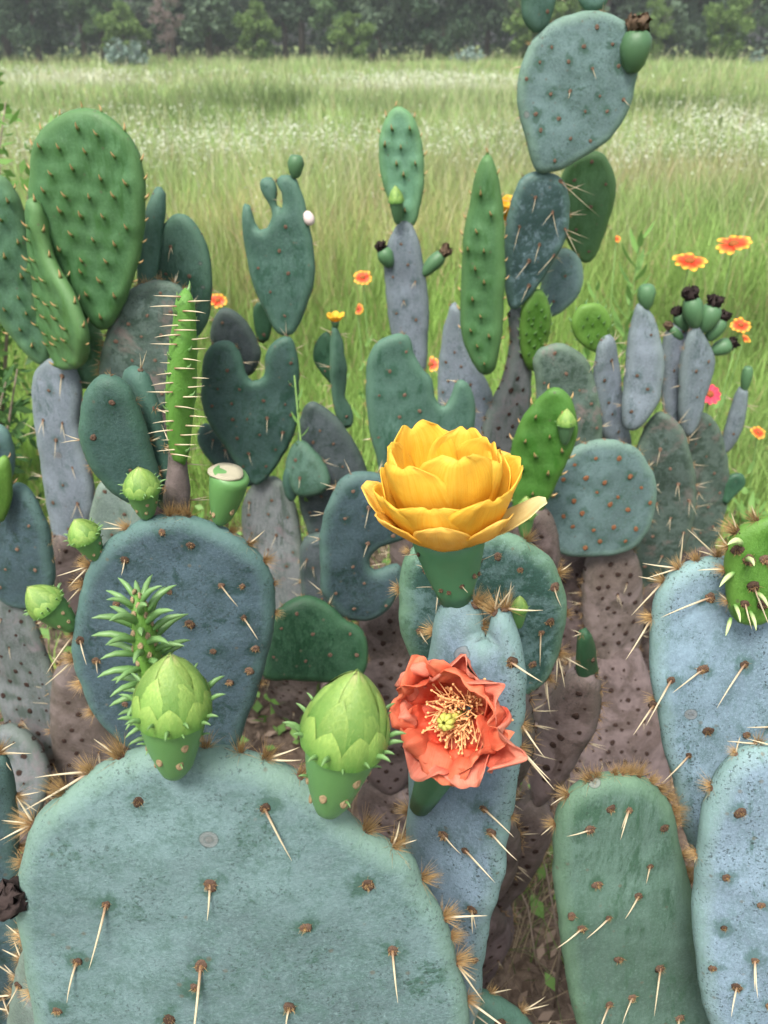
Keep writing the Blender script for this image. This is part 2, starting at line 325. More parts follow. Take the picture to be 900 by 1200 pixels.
# ------------------------------------------------------------------ mesh helpers
def mesh_obj(name, verts, faces, mats, parent=None, mw=None, attrs=None, fmat=None, smooth=True):
    me = bpy.data.meshes.new(name)
    me.from_pydata([tuple(v) for v in verts], [], faces)
    if smooth: me.shade_smooth()
    for k, a in (attrs or {}).items():
        at = me.attributes.new(k, 'FLOAT', 'POINT'); at.data.foreach_set('value', np.asarray(a, dtype=np.float32))
    if not isinstance(mats, (list, tuple)): mats = [mats]
    for m_ in mats: me.materials.append(m_)
    if fmat is not None: me.polygons.foreach_set('material_index', np.asarray(fmat, dtype=np.int32))
    return link(name, me, parent, mw)
def link(name, me, parent=None, mb=None):
    o = bpy.data.objects.new(name, me); COL.objects.link(o)
    if parent is not None: o.parent = parent
    if mb is not None: o.matrix_basis = mb
    return o
def big_mesh(name, V, F, mat, attrs=None, cols=None, smooth=False):
    """numpy triangles/quads in one go"""
    V = np.asarray(V, np.float32); F = np.asarray(F, np.int32); k = F.shape[1]
    me = bpy.data.meshes.new(name)
    me.vertices.add(len(V)); me.vertices.foreach_set('co', V.ravel())
    me.loops.add(F.size); me.loops.foreach_set('vertex_index', F.ravel())
    me.polygons.add(len(F)); me.polygons.foreach_set('loop_start', np.arange(0, F.size, k, dtype=np.int32))
    me.update(calc_edges=True)
    if cols is not None:
        a = me.attributes.new('Col', 'FLOAT_COLOR', 'POINT')
        a.data.foreach_set('color', np.concatenate([cols, np.ones((len(cols), 1))], 1).astype(np.float32).ravel())
    for kk, aa in (attrs or {}).items():
        at = me.attributes.new(kk, 'FLOAT', 'POINT'); at.data.foreach_set('value', np.asarray(aa, np.float32))
    if smooth: me.shade_smooth()
    me.materials.append(mat)
    return me
def tag(o, label=None, cat=None, group=None, kind=None):
    if label: o['label'] = label
    if cat: o['category'] = cat
    if group: o['group'] = group
    if kind: o['kind'] = kind
    return o
def empty(name, loc, label=None, cat=None, group=None):
    o = bpy.data.objects.new(name, None); COL.objects.link(o); o.location = loc
    o.empty_display_size = 0.05
    return tag(o, label, cat, group)

def frame(z, up=Vector((0, 0, 1))):
    z = Vector(z).normalized()
    x = up.cross(z)
    if x.length < 1e-4: x = Vector((1, 0, 0)).cross(z)
    x.normalize(); y = z.cross(x)
    return Matrix((x, y, z)).transposed()
def tube(pts, radii, sides=6, cap=True):
    """tapered tube along points -> verts, faces, t"""
    V, F, T = [], [], []
    n = len(pts); prev = None
    for i, p in enumerate(pts):
        p = Vector(p)
        d = (Vector(pts[min(i + 1, n - 1)]) - Vector(pts[max(i - 1, 0)])).normalized()
        if prev is None:
            x = d.orthogonal().normalized()
        else:
            x = (prev - d * prev.dot(d)).normalized()
        prev = x; y = d.cross(x)
        for k in range(sides):
            a = 2 * math.pi * k / sides
            V.append(p + (x * math.cos(a) + y * math.sin(a)) * radii[i]); T.append(i / (n - 1))
    for i in range(n - 1):
        for k in range(sides):
            a = i * sides + k; b = i * sides + (k + 1) % sides
            F.append((a, b, b + sides, a + sides))
    if cap:
        F.append(tuple(range(sides))[::-1]); F.append(tuple(range((n - 1) * sides, n * sides)))
    return V, F, T
def merge(parts):
    """[(V,F,T), ...] -> one"""
    V, F, T = [], [], []
    for p in parts:
        o = len(V); V += list(p[0]); F += [tuple(i + o for i in f) for f in p[1]]
        T += list(p[2]) if len(p) > 2 and p[2] is not None else [0.5] * len(p[0])
    return V, F, T
def xform(part, mtx):
    return [mtx @ Vector(v) for v in part[0]], part[1], part[2]
def lathe(prof, n=20, wob=0.0, seed=0, flat=1.0):
    V, F, T = [], [], []
    for i, (r, z) in enumerate(prof):
        for k in range(n):
            a = 2 * math.pi * k / n
            rr = r * (1 + wob * mnoise.noise(Vector((math.cos(a) * 1.5 + seed, math.sin(a) * 1.5, z * 30))))
            V.append(Vector((rr * math.cos(a), rr * math.sin(a) * flat, z))); T.append(i / (len(prof) - 1))
    for i in range(len(prof) - 1):
        for k in range(n):
            a = i * n + k; b = i * n + (k + 1) % n
            F.append((a, b, b + n, a + n))
    F.append(tuple(range(n))[::-1]); F.append(tuple(range((len(prof) - 1) * n, len(prof) * n)))
    return V, F, T

# ---- templates: spine, areole, tuft, leaf cone (all along +Z, lying on z = 0)
def spine_tpl(seed, sides=5, segs=5):
    r_ = random.Random(seed); b = r_.uniform(0.03, 0.10); az = r_.uniform(0, 6.28)
    pts = [(math.cos(az) * b * (t * t), math.sin(az) * b * (t * t), t) for t in [i / segs for i in range(segs + 1)]]
    return tube(pts, [0.026, 0.024, 0.021, 0.017, 0.011, 0.002][:segs + 1] if segs == 5 else [0.028, 0.020, 0.002], sides, False)
SP_T = [spine_tpl(i) for i in range(5)]
SP_LO = [spine_tpl(i + 20, 4, 2) for i in range(4)]
def bristles_tpl(seed, n, spread, lmin, lmax, rad):
    r_ = random.Random(seed); parts = []
    for _ in range(n):
        az = r_.uniform(0, 6.283); th = abs(r_.gauss(0, spread)); L = r_.uniform(lmin, lmax)
        d = Vector((math.sin(th) * math.cos(az), math.sin(th) * math.sin(az), math.cos(th)))
        o = Vector((math.cos(az), math.sin(az), 0)) * r_.uniform(0, 0.9)
        parts.append(tube([o, o + d * L], [rad, rad * 0.15], 3, False))
    return merge(parts)
def bump_tpl(seed):
    r_ = random.Random(seed)
    prof = [(1.2, -0.35), (1.05, 0.04), (0.8, 0.24), (0.5, 0.30), (0.2, 0.12)]
    V, F, T = lathe(prof, 10)
    return [Vector((v.x * (1 + r_.uniform(-.2, .2)), v.y * (1.15 + r_.uniform(-.2, .2)), v.z * (1 + r_.uniform(-.25, .25)))) for v in V], F, T
def cone_tpl():                                # young pad's small hooked leaf with its swollen base
    pts = [(0, 0, -0.3), (0, 0, 0.1), (0, 0.10, 0.45), (0, 0.30, 0.75), (0, 0.55, 1.0)]
    return tube(pts, [0.34, 0.26, 0.15, 0.10, 0.015], 6, False)
CONE = cone_tpl()

def me_from(name, part, mats, fm=None):
    me = bpy.data.meshes.new(name)
    me.from_pydata([tuple(v) for v in part[0]], [], part[1]); me.shade_smooth()
    at = me.attributes.new('t', 'FLOAT', 'POINT'); at.data.foreach_set('value', np.asarray(part[2], np.float32))
    for m_ in mats: me.materials.append(m_)
    if fm is not None: me.polygons.foreach_set('material_index', np.asarray(fm, np.int32))
    return me
SPINE_ME = [me_from('spine', t, [M['spine']]) for t in SP_T]
def areole_me(seed, n, spread, lmin, lmax, key='areole', rad=0.07):
    b = bump_tpl(seed); br = bristles_tpl(seed, n, spread, lmin, lmax, rad)
    return me_from('areole', merge([b, br]), [M[key], M['glochid']], [0] * len(b[1]) + [1] * len(br[1]))
AR_FACE = [areole_me(i, 20 + 9 * i, 0.85, 0.5, 1.25, 'areole', .06) for i in range(4)]
AR_RIM = [areole_me(30 + i, 60, 0.62, 1.4, 4.0, 'areole', .065) for i in range(5)]
AR_BIG = [areole_me(60 + i, 110, 0.52, 1.8, 5.4, 'areole', .065) for i in range(3)]

# ------------------------------------------------------------------ pads
def catmull(pts, step):
    P = [Vector(p) for p in pts]; n = len(P); out = []
    for i in range(n):
        p0, p1, p2, p3 = P[i - 1], P[i], P[(i + 1) % n], P[(i + 2) % n]
        k = max(1, int((p2 - p1).length / step))
        for j in range(k):
            t = j / k
            out.append(0.5 * ((2 * p1) + (p2 - p0) * t + (2 * p0 - 5 * p1 + 4 * p2 - p3) * t * t + (3 * p1 - p0 - 3 * p2 + p3) * t ** 3))
    return out
def seg_dist(Q, B):
    A = B; C = np.roll(B, -1, 0); D = C - A
    out = np.empty(len(Q))
    for i in range(0, len(Q), 2000):
        q = Q[i:i + 2000, None, :]
        t = np.clip(((q - A) * D).sum(-1) / np.maximum((D * D).sum(-1), 1e-12), 0, 1)
        out[i:i + 2000] = np.sqrt((((A + t[..., None] * D) - q) ** 2).sum(-1)).min(1)
    return out
def inside(Q, B):
    x, y = Q[:, 0], Q[:, 1]; r = np.zeros(len(Q), bool)
    for (x1, y1), (x2, y2) in zip(B, np.roll(B, -1, 0)):
        c = (y1 > y) != (y2 > y)
        if abs(y2 - y1) > 1e-12: r ^= c & (x < (x2 - x1) * (y - y1) / (y2 - y1) + x1)
    return r

PADS = {}
class Pad: pass
STYLES = {   # spacing, areole radius, spine chance, spine length, kind
    'old':   dict(s=0.041, r=0.0022, p=0.28, L=0.024, tpl='bump', key='areole', rimp=0.6, tub=0.0008),
    'few':   dict(s=0.042, r=0.0022, p=0.06, L=0.018, tpl='bump', key='areole', rimp=0.2, tub=0.0008),
    'rust':  dict(s=0.041, r=0.0030, p=0.0,  L=0.012, tpl='bump', key='areole_rust', rimp=0.3, tub=0.001),
    'spiny': dict(s=0.046, r=0.0025, p=0.6, L=0.030, tpl='bump', key='areole', rimp=0.9, tub=0.001),
    'young': dict(s=0.036, r=0.0090, p=0.0,  L=0.0,   tpl='cone', key='thorn', rimp=0.0, tub=0.0050),
    'baby':  dict(s=0.017, r=0.0070, p=0.0,  L=0.0,   tpl='cone', key='leafcone', rimp=0.0, tub=0.0022),
    'fuzzy': dict(s=0.038, r=0.0023, p=0.05, L=0.016, tpl='bump', key='areole', rimp=0.3, tub=0.0008, rims=0.35, tuft=1.5),
    'bark':  dict(s=0.026, r=0.0034, p=0.06, L=0.025, tpl='bump', key='areole_dark', rimp=0.2, tub=0.0),
}
def join_tpl(name, jobs, mats, parent, kind='stuff'):
    """jobs: [(template, matrix, material index)] -> one joined sub-part"""
    if not jobs: return None
    parts, fm = [], []
    for t, mx, mi in jobs:
        parts.append(xform(t, mx)); fm += [mi] * len(t[1])
    V, F, T = merge(parts)
    o = mesh_obj(name, V, F, mats, parent, None, {'t': T}, fm)
    o['kind'] = kind
    return o
def place(pos, direction, s, up=None):
    mx = frame(direction, up or Vector((0, 0, 1))).to_4x4(); mx.translation = pos
    return mx @ Matrix.Diagonal((s, s, s, 1))

def make_pad(pid, plant, local2d, world, mat, T=0.020, style='old', seed=0, grid=None, name='pad', bend=0.0, lat=True,
             face=(), rim=(), back=True, rimskip=0.18, lump=0.0034, near=False, down=Vector((0, -1, 0))):
    """local2d: outline control points (x, y) metres in the pad's own plane, z is its face normal."""
    rd = random.Random(seed * 13 + 5)
    st = STYLES[style]
    P0 = np.array([(p[0], p[1]) for p in local2d]); size = (P0.max(0) - P0.min(0)).max()
    Rr = min(0.58 * T, 0.22 * (P0.max(0) - P0.min(0)).min() + 0.002)
    grid = grid or (0.0065 if near else max(0.007, size / 26))
    B = np.array([(p.x, p.y) for p in catmull([Vector((p[0], p[1], 0)) for p in local2d], min(grid, 0.007))])
    area = 0.5 * np.sum(B[:, 0] * np.roll(B[:, 1], -1) - np.roll(B[:, 0], -1) * B[:, 1])
    if area < 0: B = B[::-1].copy()
    tan = np.roll(B, -1, 0) - np.roll(B, 1, 0); tan /= np.maximum(np.linalg.norm(tan, axis=1, keepdims=True), 1e-9)
    nin = np.stack([-tan[:, 1], tan[:, 0]], 1)
    B = B + nin * np.array([[0.0016 * mnoise.noise(Vector((b_[0] * 55 + seed, b_[1] * 55, 3.3))) + 0.0022 * mnoise.noise(Vector((b_[0] * 20 + seed, b_[1] * 20, 7.3)))] for b_ in B])
    pts = [B]
    for f in (0.10, 0.33, 0.66, 1.0):
        q = B + nin * (Rr * f); d = seg_dist(q, B); ok = inside(q, B) & (d > 0.9 * Rr * f); pts.append(q[ok])
    x0, y0 = B.min(0); x1, y1 = B.max(0)
    gx, gy = np.meshgrid(np.arange(x0, x1, grid), np.arange(y0, y1, grid * 0.87)); gx[1::2] += grid / 2
    q = np.stack([gx.ravel(), gy.ravel()], 1); q = q[inside(q, B)]
    if len(q): q = q[seg_dist(q, B) > Rr + grid * 0.55]
    pts.append(q)
    A = np.concatenate(pts)
    co, _, tris, *_r = delaunay_2d_cdt([Vector(p) for p in A], [], [list(range(len(B)))], 1, 1e-6)
    Q = np.array([(c.x, c.y) for c in co]); D = seg_dist(Q, B); edge = D < 1e-5
    dmax = max(D.max(), 1e-4)
    pd = Pad(); pd.B = B; pd.seed = seed
    c0 = B.mean(0)
    # areoles ---------------------------------------------------------
    ars = []                                       # (x, y, kind, spine vectors)
    for a in face: ars.append(a)
    if lat:
        s = st['s'] * rd.uniform(0.9, 1.1); ox, oy = rd.random() * s, rd.random() * s; ang = rd.uniform(-.12, .12)
        k = int(size / s) + 3
        for i in range(-k, k):
            for j in range(-k, k):
                x = (i + 0.5 * (j % 2)) * s + ox; y = j * s * 0.80 + oy
                x, y = x * math.cos(ang) - y * math.sin(ang) + c0[0], x * math.sin(ang) + y * math.cos(ang) + c0[1]
                ars.append((x + rd.gauss(0, s * .11), y + rd.gauss(0, s * .11), None))
        Qa = np.array([(a[0], a[1]) for a in ars]); ok = inside(Qa, B) & (seg_dist(Qa, B) > Rr * 0.9)
        ars = [a for a, o_ in zip(ars, ok) if o_]
    Pa = np.array([(a[0], a[1]) for a in ars]) if ars else np.zeros((0, 2))
    def height(Qx, Dx):
        e = np.clip(Dx / Rr, 0, 1); h = T / 2 * np.sqrt(np.maximum(1 - (1 - e) ** 2, 0))
        h = h + 0.10 * T * np.clip((Dx - Rr) / dmax, 0, 1)
        return h
    def mid(Qx):
        y = Qx[:, 1] - c0[1]; x = Qx[:, 0] - c0[0]
        z = bend * y * y / max(size, .01) + 0.35 * bend * x * x / max(size, .01)
        return z + np.array([lump * (mnoise.noise(Vector((a * 16 + seed * 3.1, b * 16, seed * 1.7))) + 0.35 * mnoise.noise(Vector((a * 45 + seed, b * 45, seed * 2.7)))) for a, b in Qx])
    def tub(Qx):
        if not len(Pa) or st['tub'] <= 0: return np.zeros(len(Qx))
        d2 = ((Qx[:, None, :] - Pa[None]) ** 2).sum(-1).min(1)
        return st['tub'] * np.exp(-d2 / (2 * 0.0065 ** 2))
    Hh = height(Q, D); Mz = mid(Q); Tb = tub(Q)
    nQ = len(Q); V = np.zeros((nQ, 3)); V[:, :2] = Q; V[:, 2] = Mz + Hh + np.where(edge, 0, Tb)
    bidx = np.full(nQ, -1); inn = np.where(~edge)[0]
    bidx[edge] = np.where(edge)[0]; bidx[inn] = nQ + np.arange(len(inn))
    Vb = np.zeros((len(inn), 3)); Vb[:, :2] = Q[inn]; Vb[:, 2] = Mz[inn] - Hh[inn] - Tb[inn]
    V = np.concatenate([V, Vb])
    F = []
    for f in tris:
        a, b, c = f[0], f[1], f[2]
        cr = (Q[b] - Q[a])[0] * (Q[c] - Q[a])[1] - (Q[b] - Q[a])[1] * (Q[c] - Q[a])[0]
        if cr < 0: b, c = c, b
        F.append((a, b, c))
        if not (edge[a] and edge[b] and edge[c]): F.append((int(bidx[a]), int(bidx[c]), int(bidx[b])))
    rimd = np.concatenate([D, D[inn]])
    if len(Pa):
        ad = np.sqrt(((Q[:, None, :] - Pa[None]) ** 2).sum(-1).min(1))
    else: ad = np.full(nQ, 0.1)
    ad = np.concatenate([ad, np.full(len(inn), 0.1)])
    o = mesh_obj(name, V, F, mat, plant, plant.matrix_basis.inverted() @ world, {'rim': rimd, 'ar': ad})
    pd.obj = o; pd.world = world
    # place areoles, spines ------------------------------------------
    def surf(x, y):
        q = np.array([[x, y]]); d = seg_dist(q, B)
        return Vector((x, y, float((mid(q) + height(q, d) + tub(q))[0])))
    jobs, sjobs = [], []
    def spine_at(pos, vec, L, near_):
        if near_:
            link('spine', SPINE_ME[rd.randrange(5)], o, place(pos - vec.normalized() * 0.001, vec, 1) @ Matrix.Diagonal((0.030 + L * .2, 0.030 + L * .2, L, 1)))
        else:
            sjobs.append((SP_LO[rd.randrange(4)], place(pos, vec, 1) @ Matrix.Diagonal((0.025, 0.025, L, 1)), 0))
    for a in ars:
        x, y, ends = a[0], a[1], a[2]
        p = surf(x, y); zf = Vector((rd.gauss(0, .1), rd.gauss(0, .1), 1))
        if st['tpl'] == 'cone':
            upv = Vector((rd.gauss(0, .12), 1, 0))
            r0 = st['r'] * rd.uniform(.8, 1.15)
            jobs.append((CONE, place(p, Vector((rd.gauss(0, .15), 0.45, 1)), r0, upv), 0))
            if back: 
                pb = Vector((x, y, -p.z)); jobs.append((CONE, place(pb, Vector((0, .45, -1)), r0, Vector((0, 1, 0))), 0))
            continue
        rr = st['r'] * (rd.uniform(0.45, 1.3) if style == 'bark' else rd.uniform(0.75, 1.3))
        if near:
            me = AR_FACE[rd.randrange(4)]
            link('areole', me, o, place(p, zf, rr * 1.5))
        else:
            jobs.append((BUMP[rd.randrange(4)], place(p, zf, rr), 0))
            if back: jobs.append((BUMP[0], place(Vector((x, y, -p.z)), Vector((0, 0, -1)), rr), 0))
        if ends is not None:
            for e in ends:
                v = Vector((e[0] - x, e[1] - y, 0)); L = v.length; v.z = L * rd.uniform(.25, .5); spine_at(p, v, L * 1.08, near)
        elif rd.random() < st['p']:
            for _ in range(rd.choice((1, 1, 2))):
                v = down.normalized() + Vector((rd.gauss(0, .35), rd.gauss(0, .3), rd.uniform(.3, .9))); spine_at(p, v, st['L'] * rd.uniform(.6, 1.2), near)
    # rim
    def rim_at(i, ends, big):
        b = B[i % len(B)]; out = Vector((-nin[i % len(B)][0], -nin[i % len(B)][1], 0))
        p = Vector((b[0], b[1], float(mid(np.array([b]))[0]))) - out * 0.0012
        d = out + Vector((rd.gauss(0, .1), rd.gauss(0, .1), rd.uniform(-.1, .35)))
        if st['tpl'] == 'cone':
            jobs.append((CONE, place(p, out + Vector((0, .35, rd.gauss(0, .15))), st['r'] * rd.uniform(.8, 1.2), Vector((0, 1, 0.01))), 0)); return
        if near:
            link('areole', (AR_BIG if big else AR_RIM)[rd.randrange(3)], o, place(p, d, 0.0030 * rd.uniform(.85, 1.2)))
        else:
            jobs.append((BUMP[rd.randrange(4)], place(p, d, st['r'] * rd.uniform(.9, 1.3)), 0))
            if rd.random() < 0.55 * st.get('tuft', 1): jobs.append((TUFT_LO[rd.randrange(3)], place(p, d, st['r'] * st.get('tuft', 1.0)), 1))
        if ends:
            for e in ends:
                v = Vector((e[0] - p.x, e[1] - p.y, 0)); L = v.length; v.z = L * rd.uniform(.1, .4); spine_at(p, v, L, near)
        elif rd.random() < st['rimp'] and not rim:
            for _ in range(rd.choice((1, 2, 2))):
                v = out + Vector((rd.gauss(0, .4), rd.gauss(0, .4), rd.gauss(0, .4))); spine_at(p, v, max(.012, st['L'] * rd.uniform(.6, 1.2)), near)
    if rim:
        for a in rim:
            i = int(np.argmin(((B - np.array([a[0], a[1]])) ** 2).sum(1))); rim_at(i, a[2], a[3])
    else:
        per = np.concatenate([[0], np.cumsum(np.linalg.norm(np.diff(B, axis=0), axis=1))]); nextd = rd.random() * st['s']
        ylim = B[:, 1].min() + rimskip * (B[:, 1].max() - B[:, 1].min())
        for i in range(len(B)):
            if per[i] >= nextd:
                nextd = per[i] + st['s'] * st.get('rims', 0.8) * rd.uniform(.75, 1.2)
                if B[i][1] > ylim: rim_at(i, None, False)
    join_tpl('leaf_points' if st['tpl'] == 'cone' else 'areoles', jobs, [M[st['key']], M['glochid']], o)
    join_tpl('spines', sjobs, [M['spine']], o)
    return pd
BUMP = [bump_tpl(i) for i in range(4)]
TUFT_LO = [bristles_tpl(90 + i, 9, 0.7, 2.0, 4.5, 0.14) for i in range(3)]

def pad_px(pid, plant, outline, ref, where, mat, yaw=0, lean=8, T=0.020, style='old', face=(), rim=(), **kw):
    """outline in picture pixels, laid on a plane through `ref` that has its own distance, turn and lean.
       where = distance in metres, or (parent pad, offset towards +Y)"""
    if isinstance(where, tuple):
        pp = PADS[where[0]]; n0 = pp.world.to_3x3() @ Vector((0, 0, 1)); r = ray(*ref)
        P = CAM + r * ((pp.world.translation - CAM).dot(n0) / r.dot(n0)); 
        P = atY(ref[0], ref[1], P.y + where[1])
    else: P = atY(ref[0], ref[1], where)
    n = Vector((math.sin(R(yaw)) * math.cos(R(lean)), -math.cos(R(yaw)) * math.cos(R(lean)), math.sin(R(lean))))
    m3 = frame(n); world = m3.to_4x4(); world.translation = P; inv = world.inverted()
    def loc(px, py):
        r = ray(px, py); h = CAM + r * ((P - CAM).dot(n) / r.dot(n)); q = inv @ h; return (q.x, q.y)
    L = [loc(*p) for p in outline]
    def conv(a): return [loc(*e) for e in a] if a else a
    f2 = [(*loc(a[0], a[1]), conv(a[2])) for a in face]
    r2 = [(*loc(a[0], a[1]), conv(a[2]), a[3]) for a in rim]
    pd = make_pad(pid, plant, L, world, M[mat] if isinstance(mat, str) else mat, T, style, seed=len(PADS) + 1, face=f2, rim=r2, **kw)
    PADS[pid] = pd
    return pd

def stem(plant, top, width=0.15, mat='bark', yaw=0.0, seg=0.26):
    """woody pads stacked from the ground up to `top` (world point)"""
    rd = random.Random(int(abs(top.x) * 9973 + abs(top.y) * 7919))
    z = top.z + 0.02; k = max(1, round(z / seg)); hgt = z / k
    bx, by = plant.location.x, plant.location.y
    for i in range(k):
        f0 = i / k; f1 = (i + 1) / k
        p0 = Vector((bx + (top.x - bx) * f0, by + (top.y - by) * f0, z * f0 - (0.04 if i == 0 else 0.012)))
        p1 = Vector((bx + (top.x - bx) * f1, by + (top.y - by) * f1, z * f1 + 0.01))
        L = (p1 - p0).length; yw = R(yaw + rd.uniform(-30, 30))
        up = (p1 - p0).normalized(); n = Vector((math.sin(yw), -math.cos(yw), 0)); x = up.cross(n).normalized(); n = x.cross(up)
        wm = Matrix((x, up, n)).transposed().to_4x4(); wm.translation = p0
        W = width * (1.0 - 0.12 * i) * rd.uniform(.9, 1.1) / 2
        out = []
        for j in range(14):
            a = 2 * math.pi * j / 14
            yy = 0.5 - 0.5 * math.cos(a); xx = math.sin(a)
            wdt = W * (0.62 + 0.5 * yy if i else 0.85 + .25 * yy)
            out.append((xx * wdt * rd.uniform(.93, 1.07), yy * L))
        make_pad('stem', plant, out, wm, M[mat if i < k - 1 or mat == 'bark' else mat], 0.045, 'bark', seed=rd.randrange(999), name='stem_pad', grid=0.016, back=True, lump=0.004)
#==DATA==
# ------------------------------------------------------------------ ground and meadow
def sstep(a, b, x):
    t = np.clip((x - a) / (b - a), 0, 1); return t * t * (3 - 2 * t)
_perm = [(rng.uniform(-1, 1, 2), rng.uniform(0, 6.28)) for _ in range(24)]
def wav(x, y, f):                              # smooth patchy field, about -1..1
    s = 0
    for i, (d, p) in enumerate(_perm):
        k = f * (0.6 + 1.6 * (i / 24.0)); s = s + np.sin((d[0] * x + d[1] * y) * k * 2 + p)
    return s / 5.0
def gz(x, y):                                  # gentle lie of the land
    return 0.02 * wav(x, y, 0.5) * sstep(2.5, 6, np.hypot(x, y)) + 0.10 * wav(x, y, 0.08) * sstep(10, 30, np.hypot(x, y))

def ground_mat():
    m, nt, out = mat_new('meadow_soil')
    tc = N(nt, 'ShaderNodeTexCoord'); v = tc.outputs['Object']
    n1 = tex_noise(nt, v, 0.35, 6, 0.6); n2 = tex_noise(nt, v, 9, 8, 0.7); n3 = tex_noise(nt, v, 55, 6, 0.7)
    soil = mixc(nt, ramp(nt, n2, [(0.35, 0.0), (0.65, 1.0)]), (0.085, 0.060, 0.045), (0.20, 0.155, 0.12))
    soil = mixc(nt, ramp(nt, n3, [(0.4, 0.7), (0.6, 0.0)]), soil, (0.05, 0.035, 0.026))
    turf = mixc(nt, n1, (0.16, 0.23, 0.06), (0.28, 0.31, 0.13))
    turf = mixc(nt, ramp(nt, n2, [(0.4, 0.6), (0.62, 0.0)]), turf, (0.08, 0.12, 0.035))
    c = mixc(nt, attr(nt, 'turf'), soil, turf)
    principled(nt, out, c, 0.95, 0.1, bump(nt, n2, 0.8, 0.02)); return m
xs = np.concatenate([-np.geomspace(150, 4, 30), np.linspace(-3.8, 3.8, 77), np.geomspace(4, 150, 30)])
ys = np.concatenate([np.linspace(-12, -1.2, 8), np.linspace(-1, 4, 51), np.geomspace(4.1, 190, 50)])
GX, GY = np.meshgrid(xs, ys)
bare = lambda x, y: (1 - sstep(1.9, 2.5, y)) * (1 - sstep(1.3, 2.0, np.abs(x)))   # bare litter under the cactus patch
gv = np.stack([GX.ravel(), GY.ravel(), (gz(GX, GY) + 0.012 * wav(GX, GY, 9.0) * bare(GX, GY)).ravel()], 1)
nx = len(xs)
gf = np.array([(j * nx + i, j * nx + i + 1, (j + 1) * nx + i + 1, (j + 1) * nx + i) for j in range(len(ys) - 1) for i in range(nx - 1)])
gme = big_mesh('ground', gv, gf, ground_mat(), {'turf': (1 - bare(GX, GY)).ravel()}, smooth=True)
tag(link('ground', gme), kind='structure')

def zone_fields(x, y):
    p = wav(x, y, 0.55)
    dry = sstep(4.3, 5.6, y) * (1 - sstep(7.6, 9.5, y)) * np.clip(0.45 + 1.1 * wav(x + 7, y, 0.55), 0, 0.9)
    dry = np.maximum(dry, 0.5 * np.clip(wav(x, y * 2.0, 0.18) - 0.25, 0, 1) * sstep(12, 16, y))
    for cx, cy, rx, ry, k_ in ((-1.3, 6.1, .75, .9, .95), (0.1, 6.0, .9, 1.0, .9), (2.1, 6.8, .9, .8, .8), (-.6, 4.6, .4, .5, .6), (3.6, 6.2, .8, .8, .6), (1.2, 5.0, .35, .5, .5)):
        dry = np.maximum(dry, k_ * np.exp(-(((x - cx) / rx) ** 2 + ((y - cy) / ry) ** 2)) * (0.75 + 0.4 * wav(x, y, 2.2)))
    darkb = sstep(13.5, 15.0, y) * (1 - sstep(17.0, 20.0, y)) * (np.clip(0.75 + 0.5 * wav(x, y, 0.2), 0, 1)) * (1 - (np.abs(x - 1.2) < 2.6) * 0.7)
    white = sstep(6.8, 8.0, y) * (1 - sstep(12.5, 14.0, y)) * np.clip(0.35 + 1.0 * wav(x - 3, y, 0.5), 0, 1)
    patch = np.exp(-(((x - 1.3) / 2.6) ** 2 + ((y - 23) / 2.6) ** 2))
    patch = np.maximum(patch, 0.8 * np.exp(-(((x + 9) / 3.0) ** 2 + ((y - 25) / 2.5) ** 2)))
    return p, dry, darkb, white, patch
